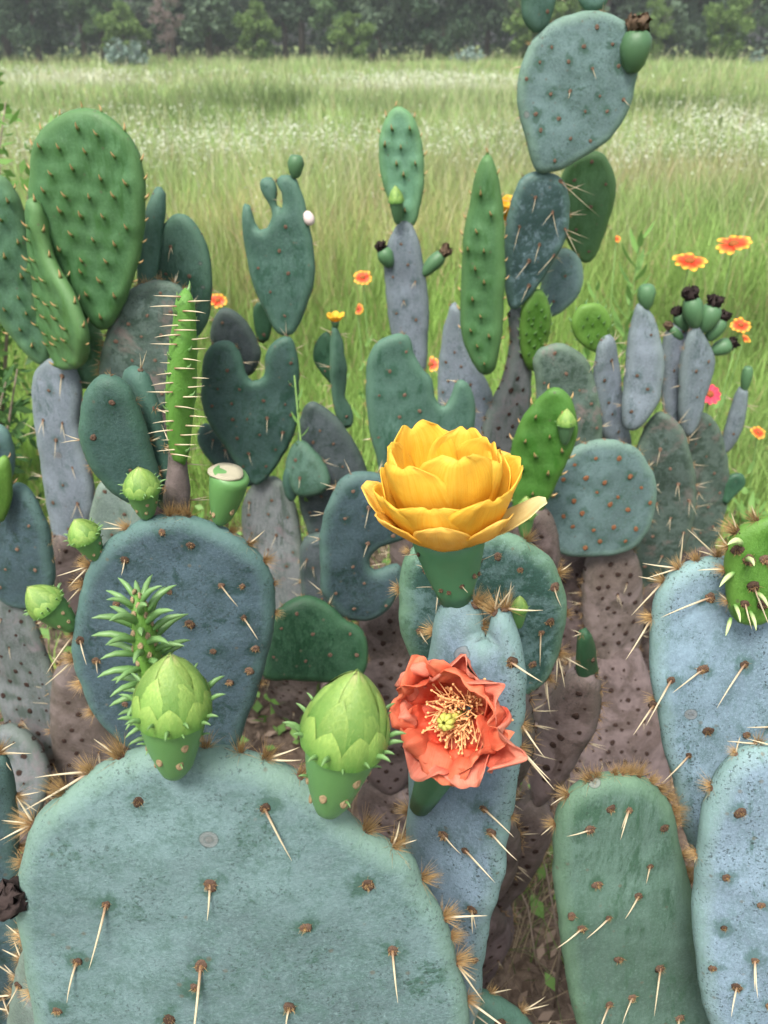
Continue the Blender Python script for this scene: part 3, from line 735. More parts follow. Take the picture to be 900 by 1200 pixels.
def blades():
    n = 250000
    r = np.exp(rng.uniform(math.log(1.5), math.log(62), n)); a = rng.uniform(-R(41), R(41), n)
    x = r * np.sin(a); y = r * np.cos(a) - 0.1
    keep = rng.random(n) > np.maximum(bare(x, y) * 0.985, 0)
    x, y, r = x[keep], y[keep], r[keep]; n = len(x)
    p, dry, darkb, white, patch = zone_fields(x, y)
    near = 1 - sstep(3.5, 5.5, r)
    h = (0.30 + 0.22 * rng.random(n)) * (1 + 0.25 * p) * (1 - 0.60 * near) * (1 - 0.15 * dry)
    tall = rng.random(n) < 0.07 * sstep(4, 6, r)
    h = h * np.where(tall, rng.uniform(1.3, 1.9, n), 1.0)
    wd = (0.0022 + 0.0011 * r * rng.uniform(.6, 1.3, n)) * np.where(tall, .6, 1)
    yaw = rng.uniform(0, 2 * np.pi, n); ln = rng.uniform(0.05, 0.55, n) * h; la = rng.uniform(0, 2 * np.pi, n)
    dx, dy = np.cos(yaw) * wd / 2, np.sin(yaw) * wd / 2; lx, ly = np.cos(la) * ln, np.sin(la) * ln
    z = gz(x, y) - 0.01
    V = np.zeros((n, 5, 3))
    V[:, 0] = np.stack([x - dx, y - dy, z], 1); V[:, 1] = np.stack([x + dx, y + dy, z], 1)
    V[:, 2] = np.stack([x + dx * .8 + lx * .35, y + dy * .8 + ly * .35, z + h * .6], 1); V[:, 3] = np.stack([x - dx * .8 + lx * .35, y - dy * .8 + ly * .35, z + h * .6], 1)
    V[:, 4] = np.stack([x + lx, y + ly, z + h], 1)
    b = np.arange(n) * 5
    F = np.concatenate([np.stack([b, b + 1, b + 2], 1), np.stack([b, b + 2, b + 3], 1), np.stack([b + 3, b + 2, b + 4], 1)])
    lush = np.array([0.270, 0.440, 0.095]); pale = np.array([0.36, 0.47, 0.20]); straw = np.array([0.50, 0.355, 0.215]); dk = np.array([0.140, 0.210, 0.070])
    c = lush + (pale - lush) * np.clip(0.15 + 0.5 * sstep(4, 9, r) + 0.25 * p, 0, 1)[:, None]
    c = c + (straw - c) * (np.clip(dry, 0, 1) * (rng.random(n) < 0.8) * rng.uniform(.5, 1, n))[:, None]
    c = c + (straw - c) * ((rng.random(n) < 0.07) * 0.8)[:, None]
    c = c + (np.array([0.56, 0.52, 0.34]) - c) * (tall * 0.7)[:, None]
    c = c + (dk - c) * np.clip(darkb * 0.95, 0, 1)[:, None]
    c = c + (np.array([0.66, 0.68, 0.50]) - c) * (patch * 0.9)[:, None]
    c = np.clip(c * rng.uniform(.66, 1.26, (n, 1)) * (1 + 0.16 * wav(x, y, 1.6))[:, None], 0.01, 0.8)
    return V.reshape(-1, 3), F, np.repeat(c, 5, 0)
V_, F_, C_ = blades()
tag(link('meadow_grass', big_mesh('meadow_grass', V_, F_, M['grass'], cols=C_)), 'tall pale green meadow grass with dry straw patches', 'grass', kind='stuff')

def umbels():
    n = 90000
    r = np.exp(rng.uniform(math.log(5.5), math.log(32), n)); a = rng.uniform(-R(38), R(38), n)
    x = r * np.sin(a); y = r * np.cos(a)
    p, dry, darkb, white, patch = zone_fields(x, y)
    keep = rng.random(n) < np.clip(0.60 * white + 1.0 * patch + 0.02, 0, 1)
    x, y, r = x[keep], y[keep], r[keep]; n = len(x)
    h = rng.uniform(0.34, 0.62, n); z = gz(x, y)
    Vs, Fs, b = [], [], 0
    k = 5; m3 = 3
    x = np.repeat(x, m3) + rng.normal(0, .016, n * m3); y = np.repeat(y, m3) + rng.normal(0, .016, n * m3); r = np.repeat(r, m3); z = np.repeat(z, m3)
    h = np.repeat(h, m3) + rng.normal(0, .02, n * m3); n = n * m3
    rad = (0.0022 + 0.00052 * r) * rng.uniform(.5, 1.5, n)
    ang = rng.uniform(0, 6.28, n)
    V = np.zeros((n, k, 3)); tx, ty = rng.normal(0, .35, n), rng.normal(0, .35, n)
    for i in range(k):
        aa = ang + 2 * np.pi * i / k; ox, oy = np.cos(aa) * rad, np.sin(aa) * rad
        V[:, i] = np.stack([x + ox, y + oy, z + h + ox * tx + oy * ty], 1)
    F = (np.arange(n) * k)[:, None] + np.arange(k)[None]
    return V.reshape(-1, 3), F
V_, F_ = umbels()
tag(link('white_wildflowers', big_mesh('white_wildflowers', V_, F_, M['white'])), 'haze of tiny white wildflower heads above the meadow grass', 'wildflowers', kind='stuff')

def scatter_leaves(n, xr, yr, zr, size, mat, name, label, cat, flat=0.3):
    x = rng.uniform(*xr, n); y = rng.uniform(*yr, n); z = rng.uniform(*zr, n) + gz(x, y)
    return leaf_quads(np.stack([x, y, z], 1), size, flat), mat, name, label, cat
def leaf_quads(P, size, flat=1.0, asp=0.45):
    """leaf-shaped quads (diamonds, folded) at P with random turn"""
    n = len(P); d = rng.normal(0, 1, (n, 3)); d[:, 2] *= flat; d /= np.linalg.norm(d, axis=1, keepdims=True)
    e = rng.normal(0, 1, (n, 3)); e[:, 2] *= flat; e -= (e * d).sum(1, keepdims=True) * d; e /= np.maximum(np.linalg.norm(e, axis=1, keepdims=True), 1e-6)
    s = (size * rng.uniform(.6, 1.4, (n, 1))); nn = np.cross(d, e)
    V = np.stack([P - d * s, P + e * s * asp + nn * s * .12, P + d * s, P - e * s * asp + nn * s * .12], 1).reshape(-1, 3)
    b = np.arange(n) * 4
    return V, np.stack([b, b + 1, b + 2, b + 3], 1)
# litter of dry pad skins, leaves under the patch
n = 9000
x = rng.uniform(-1.5, 1.5, n); y = rng.uniform(0.15, 2.3, n)
V_, F_ = leaf_quads(np.stack([x, y, 0.008 + 0.012 * rng.random(n) + gz(x, y)], 1), 0.014, 0.25)
tag(link('leaf_litter', big_mesh('leaf_litter', V_, F_, M['litter'])), 'dry brown leaf litter on the soil under the cactus patch', 'litter', kind='stuff')
# small broadleaf weeds between stems
pts = []
for cx, cy, k, sp in [(-0.22, 1.42, 260, .14), (-.05, 1.55, 160, .12), (-1.15, 1.7, 500, .22), (-1.3, 1.2, 420, .2), (-.75, 1.95, 300, .2), (.25, .95, 70, .07), (.55, 2.1, 160, .2), (1.25, 1.9, 300, .2), (-.55, 1.0, 120, .1)]:
    q = rng.normal(0, 1, (k, 3)) * (sp, sp, 0) + (cx, cy, 0); q[:, 2] = 0.02 + 0.16 * rng.random(k) ** 1.5; pts.append(q)
V_, F_ = leaf_quads(np.concatenate(pts), 0.016, 0.5, 0.6)
tag(link('ground_weeds', big_mesh('ground_weeds', V_, F_, M['weed'])), 'low green weeds sprouting on the ground between the cactus stems', 'weeds', kind='stuff')

# ------------------------------------------------------------------ trees beyond the meadow
def crown_mesh(name, mat, W, Hc, z0, nleaf, seed, leaf=0.16):
    g = np.random.default_rng(seed)
    K = 46
    c = g.normal(0, 1, (K, 3)); c /= np.linalg.norm(c, axis=1, keepdims=True); c *= g.random((K, 1)) ** 0.45
    c = c * (W * .82, W * .82, Hc / 2 * .86) + (0, 0, z0 + Hc / 2)
    rad = g.uniform(.35, .95, K) * W * 0.36
    k = g.integers(0, K, nleaf)
    d = g.normal(0, 1, (nleaf, 3)); d /= np.linalg.norm(d, axis=1, keepdims=True)
    P = c[k] + d * (rad[k] * g.random(nleaf) ** 0.4)[:, None] * (1, 1, .75)
    P[:, 2] = np.maximum(P[:, 2], 0.12 + 0.5 * g.random(nleaf))
    V, F = leaf_quads(P, leaf, 1.0, 0.5)
    return big_mesh(name, V, F, mat)
def trunk_mesh(name, h, r, seed, limbs=6, W=2.0):
    rd = random.Random(seed); parts = []
    top = Vector((rd.uniform(-.4, .4), rd.uniform(-.4, .4), h))
    mids = [Vector((0, 0, -.3)), Vector((rd.uniform(-.1, .1), 0, h * .3)), Vector((rd.uniform(-.3, .3), rd.uniform(-.3, .3), h * .65)), top]
    parts.append(tube(mids, [r * 1.3, r, r * .7, r * .25], 9))
    for i in range(limbs):
        f = rd.uniform(.22, .8); b = mids[1].lerp(mids[3], f); a = rd.uniform(0, 6.28); L = W * rd.uniform(.6, 1.0)
        e = b + Vector((math.cos(a) * L, math.sin(a) * L, L * rd.uniform(.3, .9)))
        parts.append(tube([b, b.lerp(e, .5) + Vector((0, 0, -.1)), e], [r * .42, r * .28, r * .06], 6))
    V, F, T = merge(parts); me = bpy.data.meshes.new(name); me.from_pydata([tuple(v) for v in V], [], F); me.shade_smooth(); me.materials.append(M['trunk']); return me
TREE_KINDS = [('tree_dark', 2.6, 7.0, 0.0), ('tree_mid', 2.2, 6.0, 0.3), ('tree_grey', 2.4, 6.5, 0.0), ('tree_lime', 1.5, 3.6, 0.1), ('tree_dark', 2.9, 8.0, 0.4)]
CROWNS = [crown_mesh('crown', M[k], W, Hc, z0, 9000 if i != 3 else 5000, 100 + i, 0.13 if i != 3 else 0.09) for i, (k, W, Hc, z0) in enumerate(TREE_KINDS)]
TRUNKS = [trunk_mesh('trunk', z0 + Hc * .8, 0.16 if i != 3 else .07, 40 + i, 7, W) for i, (k, W, Hc, z0) in enumerate(TREE_KINDS)]
rt = random.Random(11)
MARKS = [(248, 'behind the pinkish brown bare bush'), (205, 'behind the pale blue green cactus bush'), (530, 'behind the small pale blue green bush'), (802, 'behind the thin pale grey bush'), (675, 'behind the tallest cactus pad')]
def tree_label(kind, px, Y):
    near = [t for m_, t in MARKS if abs(px - m_) < 26]
    row = 'front row' if Y < 56 else 'second row'
    what = ['dark green leafy', 'mid green bushy', 'grey green', 'low yellow green', 'tall dark green'][kind]
    if kind == 3: return what + (' bush at the wood edge ' + near[0].replace('behind', 'near') if near else ' bush at the foot of the wood edge')
    return what + ' tree in the wood\'s ' + row + (' ' + near[0] if near else ' behind the meadow')
def tree(kind, px, Y, s=1.0):
    x = (px - 450) / FPX * Y / CP * 1.0 * 0.92
    t = empty('meadow_edge_bush' if kind == 3 else 'meadow_edge_tree', (x, Y, float(gz(np.array(x), np.array(Y))) - .05), tree_label(kind, px, Y), 'bush' if kind == 3 else 'tree', 'bushes along the wood edge' if kind == 3 else 'trees along the wood edge')
    t.rotation_euler.z = rt.uniform(0, 6.28); t.scale = (s * rt.uniform(.9, 1.15),) * 2 + (s * rt.uniform(.9, 1.15),)
    link('trunk', TRUNKS[kind], t); link('crown', CROWNS[kind], t)
seq = [1, 0, 2, 4, 0, 1, 0, 2, 4, 1, 2, 0, 4, 1, 0, 2, 0, 1, 2, 1, 0]
for i, k in enumerate(seq): tree(k, -80 + i * 53 + rt.uniform(-14, 14), 52 + rt.uniform(-3, 3), rt.uniform(.9, 1.15))
for i in range(17): tree((0, 4, 1, 0, 4, 2)[i % 6], -110 + i * 68 + rt.uniform(-14, 14), 60 + rt.uniform(-2, 3), rt.uniform(1.0, 1.3))
for px, Y, s in [(205, 47, .9), (590, 45, 1.05), (615, 46, 1.25), (770, 45, .9), (30, 48, 1.0), (420, 48, .8), (330, 48, .9), (880, 41, 1.6), (700, 47, .8)]: tree(3, px, Y, s)
g = np.random.default_rng(3)
P = g.uniform((-60, 66, 0), (60, 76, 11), (60000, 3))
V_, F_ = leaf_quads(P, 0.28, 1.0, 0.5)
tag(link('far_woodland', big_mesh('far_woodland', V_, F_, M['tree_dark'])), 'dense dark woodland mass behind the first trees', 'woodland', kind='stuff')
def bush(name, px, Y, W, Hc, mat, label, leaf, nleaf, seed):
    x = (px - 450) / FPX * Y / CP * 0.92
    t = empty(name, (x, Y, 0), label, 'bush')
    link('crown', crown_mesh('crown', M[mat], W, Hc, 0.0, nleaf, seed, leaf), t)
    link('trunk', trunk_mesh('trunk', Hc * .8, .06, seed, 9, W * .8), t)
bush('bare_bush', 248, 45, 0.9, 4.2, 'brownbush', 'pinkish brown bare bush standing before the dark trees', 0.05, 2600, 71)
bush('blue_bush', 205, 44, 1.2, 1.3, 'bluebush', 'pale blue green cactus bush beside the brown bare bush', 0.13, 700, 72)
bush('blue_bush', 530, 43, 0.9, 1.0, 'bluebush', 'small pale blue green bush at the wood edge beside the yellow green bushes', 0.12, 450, 73)
bush('blue_bush', 802, 40, 0.35, 1.0, 'bluebush', 'thin pale grey bush standing alone at the far meadow edge', 0.10, 160, 74)
# two shrubs beside the patch on its left
def shrub(name, loc, spread, hgt, mat, label, n, leaf, seed, lean=(0, 0)):
    rd = random.Random(seed); t = empty(name, loc, label, 'shrub'); parts = []; tips = []
    for i in range(n):
        a = rd.uniform(0, 6.28); e = Vector((math.cos(a) * spread * rd.random() + lean[0], math.sin(a) * spread * rd.random() + lean[1], hgt * rd.uniform(.6, 1)))
        m1 = e * .5 + Vector((rd.uniform(-.05, .05), 0, hgt * .1)); parts.append(tube([(0, 0, -.03), m1, e], [.008, .005, .0015], 5))
        for f in np.linspace(.25, 1, 26):
            b = m1.lerp(e, (f - .5) * 2) if f > .5 else Vector((0, 0, 0)).lerp(m1, f * 2)
            for _ in range(3): tips.append(b + Vector((rd.gauss(0, .04), rd.gauss(0, .04), rd.gauss(0, .03))))
    V, F, T = merge(parts); mesh_obj('branches', V, F, M['twig'], t)
    V_, F_ = leaf_quads(np.array([tuple(p) for p in tips]), leaf, .7, .42); link('leaves', big_mesh('leaves', V_, F_, M[mat]), t)
shrub('leafy_shrub', (-1.05, 1.75, 0), 0.20, 0.70, 'darkweed', 'dark green leafy shrub behind the blue grey pads', 20, 0.022, 5)
p_ = atD(-125, 120, 2.0)
shrub('leafy_shrub', (p_.x - .05, p_.y, 0), 0.30, 1.36, 'weed', 'tall light green shrub leaning in past the big green pad', 18, 0.022, 6, (.12, 0))
shrub('leafy_shrub', (-1.35, 2.25, 0), 0.2, 0.72, 'weed', 'light green weed clump in the grass left of the cactus', 12, 0.02, 9)

# ------------------------------------------------------------------ flower, bud and fruit builders
def prof_arc(L, a0, a1, r0, n=14, roll=0.0):
    y, z = r0, 0.0; out = [(y, z)]
    for i in range(n):
        s = (i + .5) / n; a = R(a0 + (a1 - a0) * s ** 0.8) - R(roll) * max(0, s - .75) / .25
        y += L / n * math.cos(a); z += L / n * math.sin(a); out.append((y, z))
    return out
def petal(parent, mtx, phi, prof, W, mat, seed, cup=0.5, ruf=0.0, tip=6.0, name='petal', label=None, notch=0.0):
    n = len(prof) - 1; nt_ = 14; V, S, T, F = [], [], [], []
    r_ = random.Random(seed); off = Vector((seed * 3.7, seed * 1.3, 0))
    rot = Matrix.Rotation(phi, 4, 'Z')
    for i in range(n + 1):
        s = i / n; y, z = prof[i]
        w_ = W * (0.26 + 0.74 * math.sin(min(1, s / .62) * math.pi / 2)) * max(0.0, 1 - (s * .985) ** tip) ** .5
        d = Vector((0, prof[min(i + 1, n)][0] - prof[max(i - 1, 0)][0], prof[min(i + 1, n)][1] - prof[max(i - 1, 0)][1])).normalized()
        nrm = Vector((0, -d.z, d.y))
        for j in range(nt_ + 1):
            t = j / nt_ * 2 - 1; x = t * w_
            p = Vector((x, y, z)) + nrm * (cup * x * x / max(W, 1e-4))
            if notch: p -= d * notch * W * math.exp(-(t / .25) ** 2) * max(0, s - .8) * 5
            if ruf:
                q = Vector((x * 70, s * 2.6, 0)) + off
                p += nrm * ruf * (s ** 1.3) * mnoise.noise(q) * 1.6 + d * ruf * .7 * s ** 2 * mnoise.noise(q + Vector((9, 3, 1)))
                p += Vector((0, 0, 1)) * ruf * .35 * s * mnoise.noise(q * 2.6) + nrm * ruf * .45 * s * mnoise.noise(q * 2.3 + Vector((4, 4, 0)))
            V.append(rot @ p); S.append(s); T.append(t)
    k = nt_ + 1
    for i in range(n):
        for j in range(nt_): F.append((i * k + j, i * k + j + 1, (i + 1) * k + j + 1, (i + 1) * k + j))
    o = mesh_obj(name, V, F, mat, parent, mtx, {'s': S, 't': T})
    md = o.modifiers.new('thickness', 'SOLIDIFY'); md.thickness = 0.0006; md.offset = 0
    if label: o['label'] = label
    return o
def axis_frame(base, axis, up=Vector((0, -1, 0))):
    m = frame(axis, up).to_4x4(); m.translation = base; return m
def wpart(plant, name, part, mat, wm, key='t'):
    return mesh_obj(name, part[0], part[1], mat, plant, plant.matrix_basis.inverted() @ wm, {key: part[2]})

BUD_OV = lathe([(.26, -.05), (.38, .05), (.54, .3), (.74, .85), (.90, 1.45), (.99, 1.95), (1.0, 2.15), (.9, 2.3)], 22, .06, 3)
def dome_r(z): 
    u = min(1, max(0, (z - 2.0) / 1.35)); return 1.03 * (1 - u ** 1.9) ** .85
BUD_DOME = lathe([(dome_r(z) * .96 + .004, z) for z in np.linspace(2.0, 3.3, 9)], 18)
def scale_part(zb, zt, hw, off):
    V, F, T = [], [], []; n, k = 8, 8
    for i in range(n + 1):
        s = i / n; z = zb + (zt - zb) * s
        w_ = hw * (1 - s ** 2.4) ** .75
        for j in range(k + 1):
            t = j / k * 2 - 1; a = t * w_
            r = dome_r(z) * (1.0 + off) + .012 + .05 * (1 - abs(t)) * (1 - s) + off * .3
            V.append(Vector((r * math.sin(a), -r * math.cos(a), z))); T.append(min(1, s * .75 + (1 - abs(t)) * .12 + .25 * abs(t) ** 3))
    for i in range(n):
        for j in range(k):
            a = i * (k + 1) + j; F.append((a, a + 1, a + k + 2, a + k + 1))
    return V, F, T
def leaf_part(flat=.5):
    pts = [(0, 0, -.1), (0, .05, .25), (0, .16, .6), (0, .34, .85), (0, .5, 1.0)]
    V, F, T = tube(pts, [.10, .125, .105, .065, .008], 6, False)
    return [Vector((v.x, v.y * 1.0, v.z)) for v in V], F, T
LEAF = leaf_part()
ME_SC = [me_from('scale', scale_part(1.9, 2.55, .42, .045), [M['scale']]), me_from('scale', scale_part(2.05, 3.02, .62, .014), [M['scale']]), me_from('scale', scale_part(2.25, 3.42, .8, .004), [M['scale']])]
ME_BRACT = me_from('bract', LEAF, [M['leafcone']])
ME_LEAF = me_from('leaf', LEAF, [M['leafcone']])
ME_AR_PALE = me_from('areole', BUMP[1], [simple_mat('areole_tan', (0.24, 0.17, 0.09), (0.40, 0.30, 0.18), 600, 0.9, 0.1, 0.5)])
def ov_r(z): return float(np.interp(z, [0, .3, .85, 1.45, 1.95, 2.15], [.33, .54, .74, .90, .99, 1.0]))
def bud(plant, base, tip, width, toward=0.12, label=None, detail=True, seed=1, mat='bud', name='flower_bud'):
    """base, tip: world points; width: metres"""
    rd = random.Random(seed); ax = (tip - base); L = ax.length; ax = (ax.normalized() + Vector((0, -1, .4)).normalized() * toward * .4).normalized()
    wm = axis_frame(base, ax) @ Matrix.Diagonal((width / 2, width / 2, L / 3.35, 1)) @ Matrix.Rotation(rd.uniform(0, 1), 4, 'Z')
    o = wpart(plant, name, BUD_OV, M[mat], wm)
    if label: o['label'] = label
    mesh_obj('bud_core', BUD_DOME[0], BUD_DOME[1], M['scale'], o, None, {'t': BUD_DOME[2]})
    for row, (cnt, ph) in enumerate(((10, 0), (6, .3), (4, .1))):
        for k in range(cnt): link('scale', ME_SC[row], o, Matrix.Rotation(ph + 2 * math.pi * k / cnt + rd.uniform(-.08, .08), 4, 'Z'))
    for k in range(19 if detail else 6):
        a = 2 * math.pi * k / (19 if detail else 6) + rd.uniform(-.2, .2); z = rd.uniform(1.8, 2.15)
        p = Vector((math.cos(a) * ov_r(z), math.sin(a) * ov_r(z), z)); link('bract', ME_BRACT, o, place(p, Vector((math.cos(a), math.sin(a), 1.1)), rd.uniform(.28, .58), Vector((0, 0, -1))))
    if detail:
        for k in range(9):
            a = 2 * math.pi * k / 9 * 2.6; z = .35 + 1.05 * ((k * .37) % 1)
            p = Vector((math.cos(a) * ov_r(z), math.sin(a) * ov_r(z), z)); link('areole', ME_AR_PALE, o, place(p, Vector((math.cos(a), math.sin(a), .1)), .10))
            if k % 2: link('bract', ME_BRACT, o, place(p + Vector((0, 0, .05)), Vector((math.cos(a), math.sin(a), .8)), .26, Vector((0, 0, -1))))
    return o
FRUIT = lathe([(.36, -.05), (.5, .1), (.72, .4), (.92, .9), (1.0, 1.4), (.93, 1.85), (.74, 2.15), (.6, 2.25)], 20, .08, 5)
def crumple(seed, r, h):
    V, F, T = lathe([(r * .75, 0), (r * .9, h * .15), (r * 1.0, h * .3), (r * 1.1, h * .5), (r * 1.15, h * .7), (r * 1.05, h * .85), (r * .9, h), (r * .5, h * .8), (r * .3, h * .45)], 30)
    return [v + Vector((mnoise.noise(v * 3.2 / r + Vector((seed, 0, 0))), mnoise.noise(v * 3.2 / r + Vector((0, seed, 5))), mnoise.noise(v * 4 / r + Vector((3, 0, seed))))) * r * .6 + Vector((mnoise.noise(v * 9 / r), mnoise.noise(v * 9 / r + Vector((7, 0, 0))), mnoise.noise(v * 9 / r + Vector((0, 7, 0))))) * r * .35 for v in V], F, T
def fruit(plant, base, tip, width, top='withered', seed=1, label=None, mat='fruit'):
    ax = tip - base; L = ax.length
    wm = axis_frame(base, ax.normalized()) @ Matrix.Diagonal((width / 2, width / 2, L / 2.25, 1))
    o = wpart(plant, 'fruit', BUD_OV if top == 'cut' else FRUIT, M[mat], wm)
    if label: o['label'] = label
    if top == 'cut':
        d = lathe([(.90, 2.24), (.88, 2.31), (.5, 2.30), (.1, 2.26)], 20, .12, 2); mesh_obj('cut_top', d[0], d[1], M['cut'], o, Matrix.Translation((0, 0, .05)) @ Matrix.Rotation(.10, 4, 'Y'), {'t': d[2]})
    elif top: 
        c = crumple(seed, .58, .95); mesh_obj('withered_flower', c[0], c[1], M[top], o, Matrix.Translation((0, 0, 2.1)), {'t': c[2]})
    rd = random.Random(seed)
    for k in range(6):
        a = k * 2.4; z = .4 + 1.2 * ((k * .37) % 1); p = Vector((math.cos(a) * ov_r(z), math.sin(a) * ov_r(z), z)); link('areole', ME_AR_PALE, o, place(p, Vector((math.cos(a), math.sin(a), .1)), .12))
    return o
#==PLANTS==
# ------------------------------------------------------------------ the prickly pears
GRP = 'prickly pears growing as one patch'
def plant(x, y, label):
    return empty('prickly_pear', (x, y, 0), label, 'cactus', GRP)
def on(pid, px, py, off=0.0):
    pp = PADS[pid]; n0 = pp.world.to_3x3() @ Vector((0, 0, 1)); r = ray(px, py)
    P = CAM + r * ((pp.world.translation - CAM).dot(n0) / r.dot(n0)); return atY(px, py, P.y + off)

# -- foreground: the big sage pad with two fat buds
p = plant(-0.10, 0.30, 'prickly pear with a huge sage grey pad crowned by two fat green buds')
S = None
pad_px('F1', p, [(24,1010),(34,965),(62,936),(112,902),(165,882),(215,876),(265,880),(312,890),(352,912),(400,947),(442,976),(480,1002),(496,1032),(515,1066),(528,1098),(538,1140),(549,1190),(545,1270),(500,1350),(400,1420),(295,1445),(190,1420),(110,1350),(60,1270),(40,1190),(26,1110),(20,1060)],
       (285,1050), 0.32, 'sage', yaw=2, lean=14, T=0.024, near=True, lat=False, bend=-0.03, lump=0.0035,
       face=[(166,929,S),(312,936,[(343,985)]),(250,1020,S),(131,1043,[(121,1100)]),(359,1068,S),(459,1098,[(463,1142)]),(240,1110,[(237,1192)]),(97,1110,[(85,1143)]),(341,1160,S),(204,1172,S),(427,1190,S),(75,1164,S),(430,1020,S),(300,1250,S),(150,1260,S),(420,1280,S),(234,1135,S)],
       rim=[(38,963,[(2,955),(0,975),(20,930)],True),(75,937,S,True),(98,910,[(40,902),(30,945)],True),(140,884,[(105,870)],True),(240,878,S,True),(285,890,S,True),(315,893,[(352,880),(358,892)],True),(352,912,S,False),(423,981,[(455,1002)],True),(465,990,[(490,985),(474,958)],True),(495,1032,S,True),(523,1075,[(572,1068)],True),(533,1098,S,True),(536,1132,[(568,1172),(555,1150)],True),(545,1172,[(605,1198)],True),(28,1100,S,False),(36,1165,S,False),(24,1010,S,False)])
pad_px('F2', p, [(520,1250),(530,1190),(555,1160),(590,1168),(620,1195),(650,1250),(640,1340),(580,1400),(530,1350)], (585,1300), 0.36, 'dull', yaw=20, lean=20, near=True, style='spiny', lat=True)
stem(p, on('F1', 295, 1430), 0.15)
b0 = on('F1', 205, 905, -.012); bud(p, b0, atY(202, 762, b0.y + .004), 0.040, label='fat pointed green bud beside the spiky shoot', seed=3)
b0 = on('F1', 385, 948, -.012); bud(p, b0, atY(420, 780, b0.y + .002), 0.046, label='fat green bud beside the coral flower', seed=8)
# spiky young shoot: a pad bud seen edge-on, thick with small fleshy leaves
def shoot(plant, base, tip, core, leafL, n, label, mat='bright', seed=2):
    rd = random.Random(seed); ax = tip - base; L = ax.length; wm = axis_frame(base, ax.normalized())
    prof = [(core * .55, -.006), (core * .8, L * .2), (core, L * .5), (core * .95, L * .75), (core * .6, L * .92), (core * .2, L)]
    o = wpart(plant, 'young_pad', lathe(prof, 16, .05, 2, 1.5), M[mat], wm); o['label'] = label
    for i in range(n):
        f = (i + .5) / n; z = L * (.06 + .93 * f); a = i * 2.399963 + rd.uniform(-.15, .15)
        r = float(np.interp(z, [q[1] for q in prof], [q[0] for q in prof]))
        pz = Vector((math.cos(a) * r, math.sin(a) * r * 1.5, z)); d = Vector((math.cos(a), math.sin(a), .35 + 1.6 * f ** 4))
        link('leaf', ME_LEAF, o, place(pz, d, leafL * (.62 + .6 * math.sin(min(1, f * 1.25) * math.pi * .5)) * rd.uniform(.85, 1.15) * (1.0 if f < .9 else .85), Vector((0, 0, -1))))
        if rd.random() < .8: link('areole', ME_AR_PALE, o, place(pz + Vector((0, 0, .0035)), Vector((math.cos(a), math.sin(a), .2)), .0016))
    return o
b0 = on('F1', 196, 890, .012); shoot(p, b0, atY(160, 698, b0.y + .02), 0.0075, 0.0165, 74, 'spiky light green young shoot thick with pointed fleshy leaves')
# black withered flower on the left rim
b0 = on('F1', 26, 1040, -.006); c = crumple(4, .009, .020)
wpart(p, 'withered_flower', c, M['withered'], axis_frame(b0, Vector((-.6, -.3, -.5))))

# -- left edge, foreground
p = plant(-0.42, 0.45, 'prickly pear with a slate grey pad behind the huge sage pad, left of it')
pad_px('L0', p, [(-70,930),(-30,890),(0,880),(14,905),(22,960),(26,1040),(32,1100),(42,1150),(40,1220),(10,1300),(-50,1330),(-100,1220),(-110,1040)], (0,1100), 0.43, 'slate', yaw=12, lean=10, near=True, style='spiny',
       rim=[(0,882,[(20,862),(-14,870),(16,900),(40,880)],True),(18,935,[(50,925),(45,950)],True),(24,990,S,True),(28,1070,S,False)], lat=True)
pad_px('L1', p, [(34,1105),(48,1142),(64,1190),(76,1260),(50,1330),(22,1320),(10,1230),(18,1150)], (45,1260), 0.39, 'pale', yaw=-20, lean=5, near=True, style='spiny', T=.018)
stem(p, on('L0', -40, 1310), .15)

# -- stem with the two open flowers
p = plant(0.06, 0.46, 'prickly pear with a narrow blue grey pad bearing a yellow and a coral flower')
pad_px('E', p, [(480,925),(486,850),(499,790),(504,748),(518,707),(541,697),(558,708),(565,735),(568,752),(572,735),(577,715),(592,711),(603,732),(612,762),(617,800),(612,870),(601,945),(588,1030),(572,1100),(560,1180),(540,1260),(510,1310),(486,1250),(475,1100),(477,1000)],
       (540,900), 0.43, 'blue', yaw=-26, lean=6, T=0.024, near=True, lat=False,
       face=[(548,773,[(567,798)]),(604,768,[(646,783)]),(572,937,[(612,958)]),(580,966,[(615,988)]),(526,966,[(549,983)]),(551,985,[(594,1008)]),(560,1050,S),(515,1045,S),(510,840,S),(500,1130,S),(538,1150,S),(560,1110,S)],
       rim=[(512,738,S,True),(545,698,S,True),(560,712,S,True),(576,716,[(606,684),(585,682)],True),(594,712,[(608,678),(640,718)],True),(567,742,S,False),(482,955,[(470,985),(500,985)],True),(480,985,S,True),(614,850,[(642,886)],False),(609,880,[(650,910),(655,920)],False),(596,960,S,False),(476,1080,S,True)])
stem(p, on('E', 520, 1300), .13)
FM = Matrix
ob = on('E', 534, 697, 0.0); ot = atY(527, 629, ob.y + .002)
V, F, T = lathe([(.011, -.004), (.014, .004), (.019, .015), (.0235, .027), (.0245, .033), (.020, .036)], 22, .1, 4, .8)
L_ = (ot - ob).length / .034; wm = axis_frame(ob, (ot - ob).normalized()); V = [Vector((v.x, v.y, v.z * L_)) for v in V]
fo = wpart(p, 'flower', (V, F, T), M['ovary_dark'], wm); fo['label'] = 'open yellow flower on a green base'
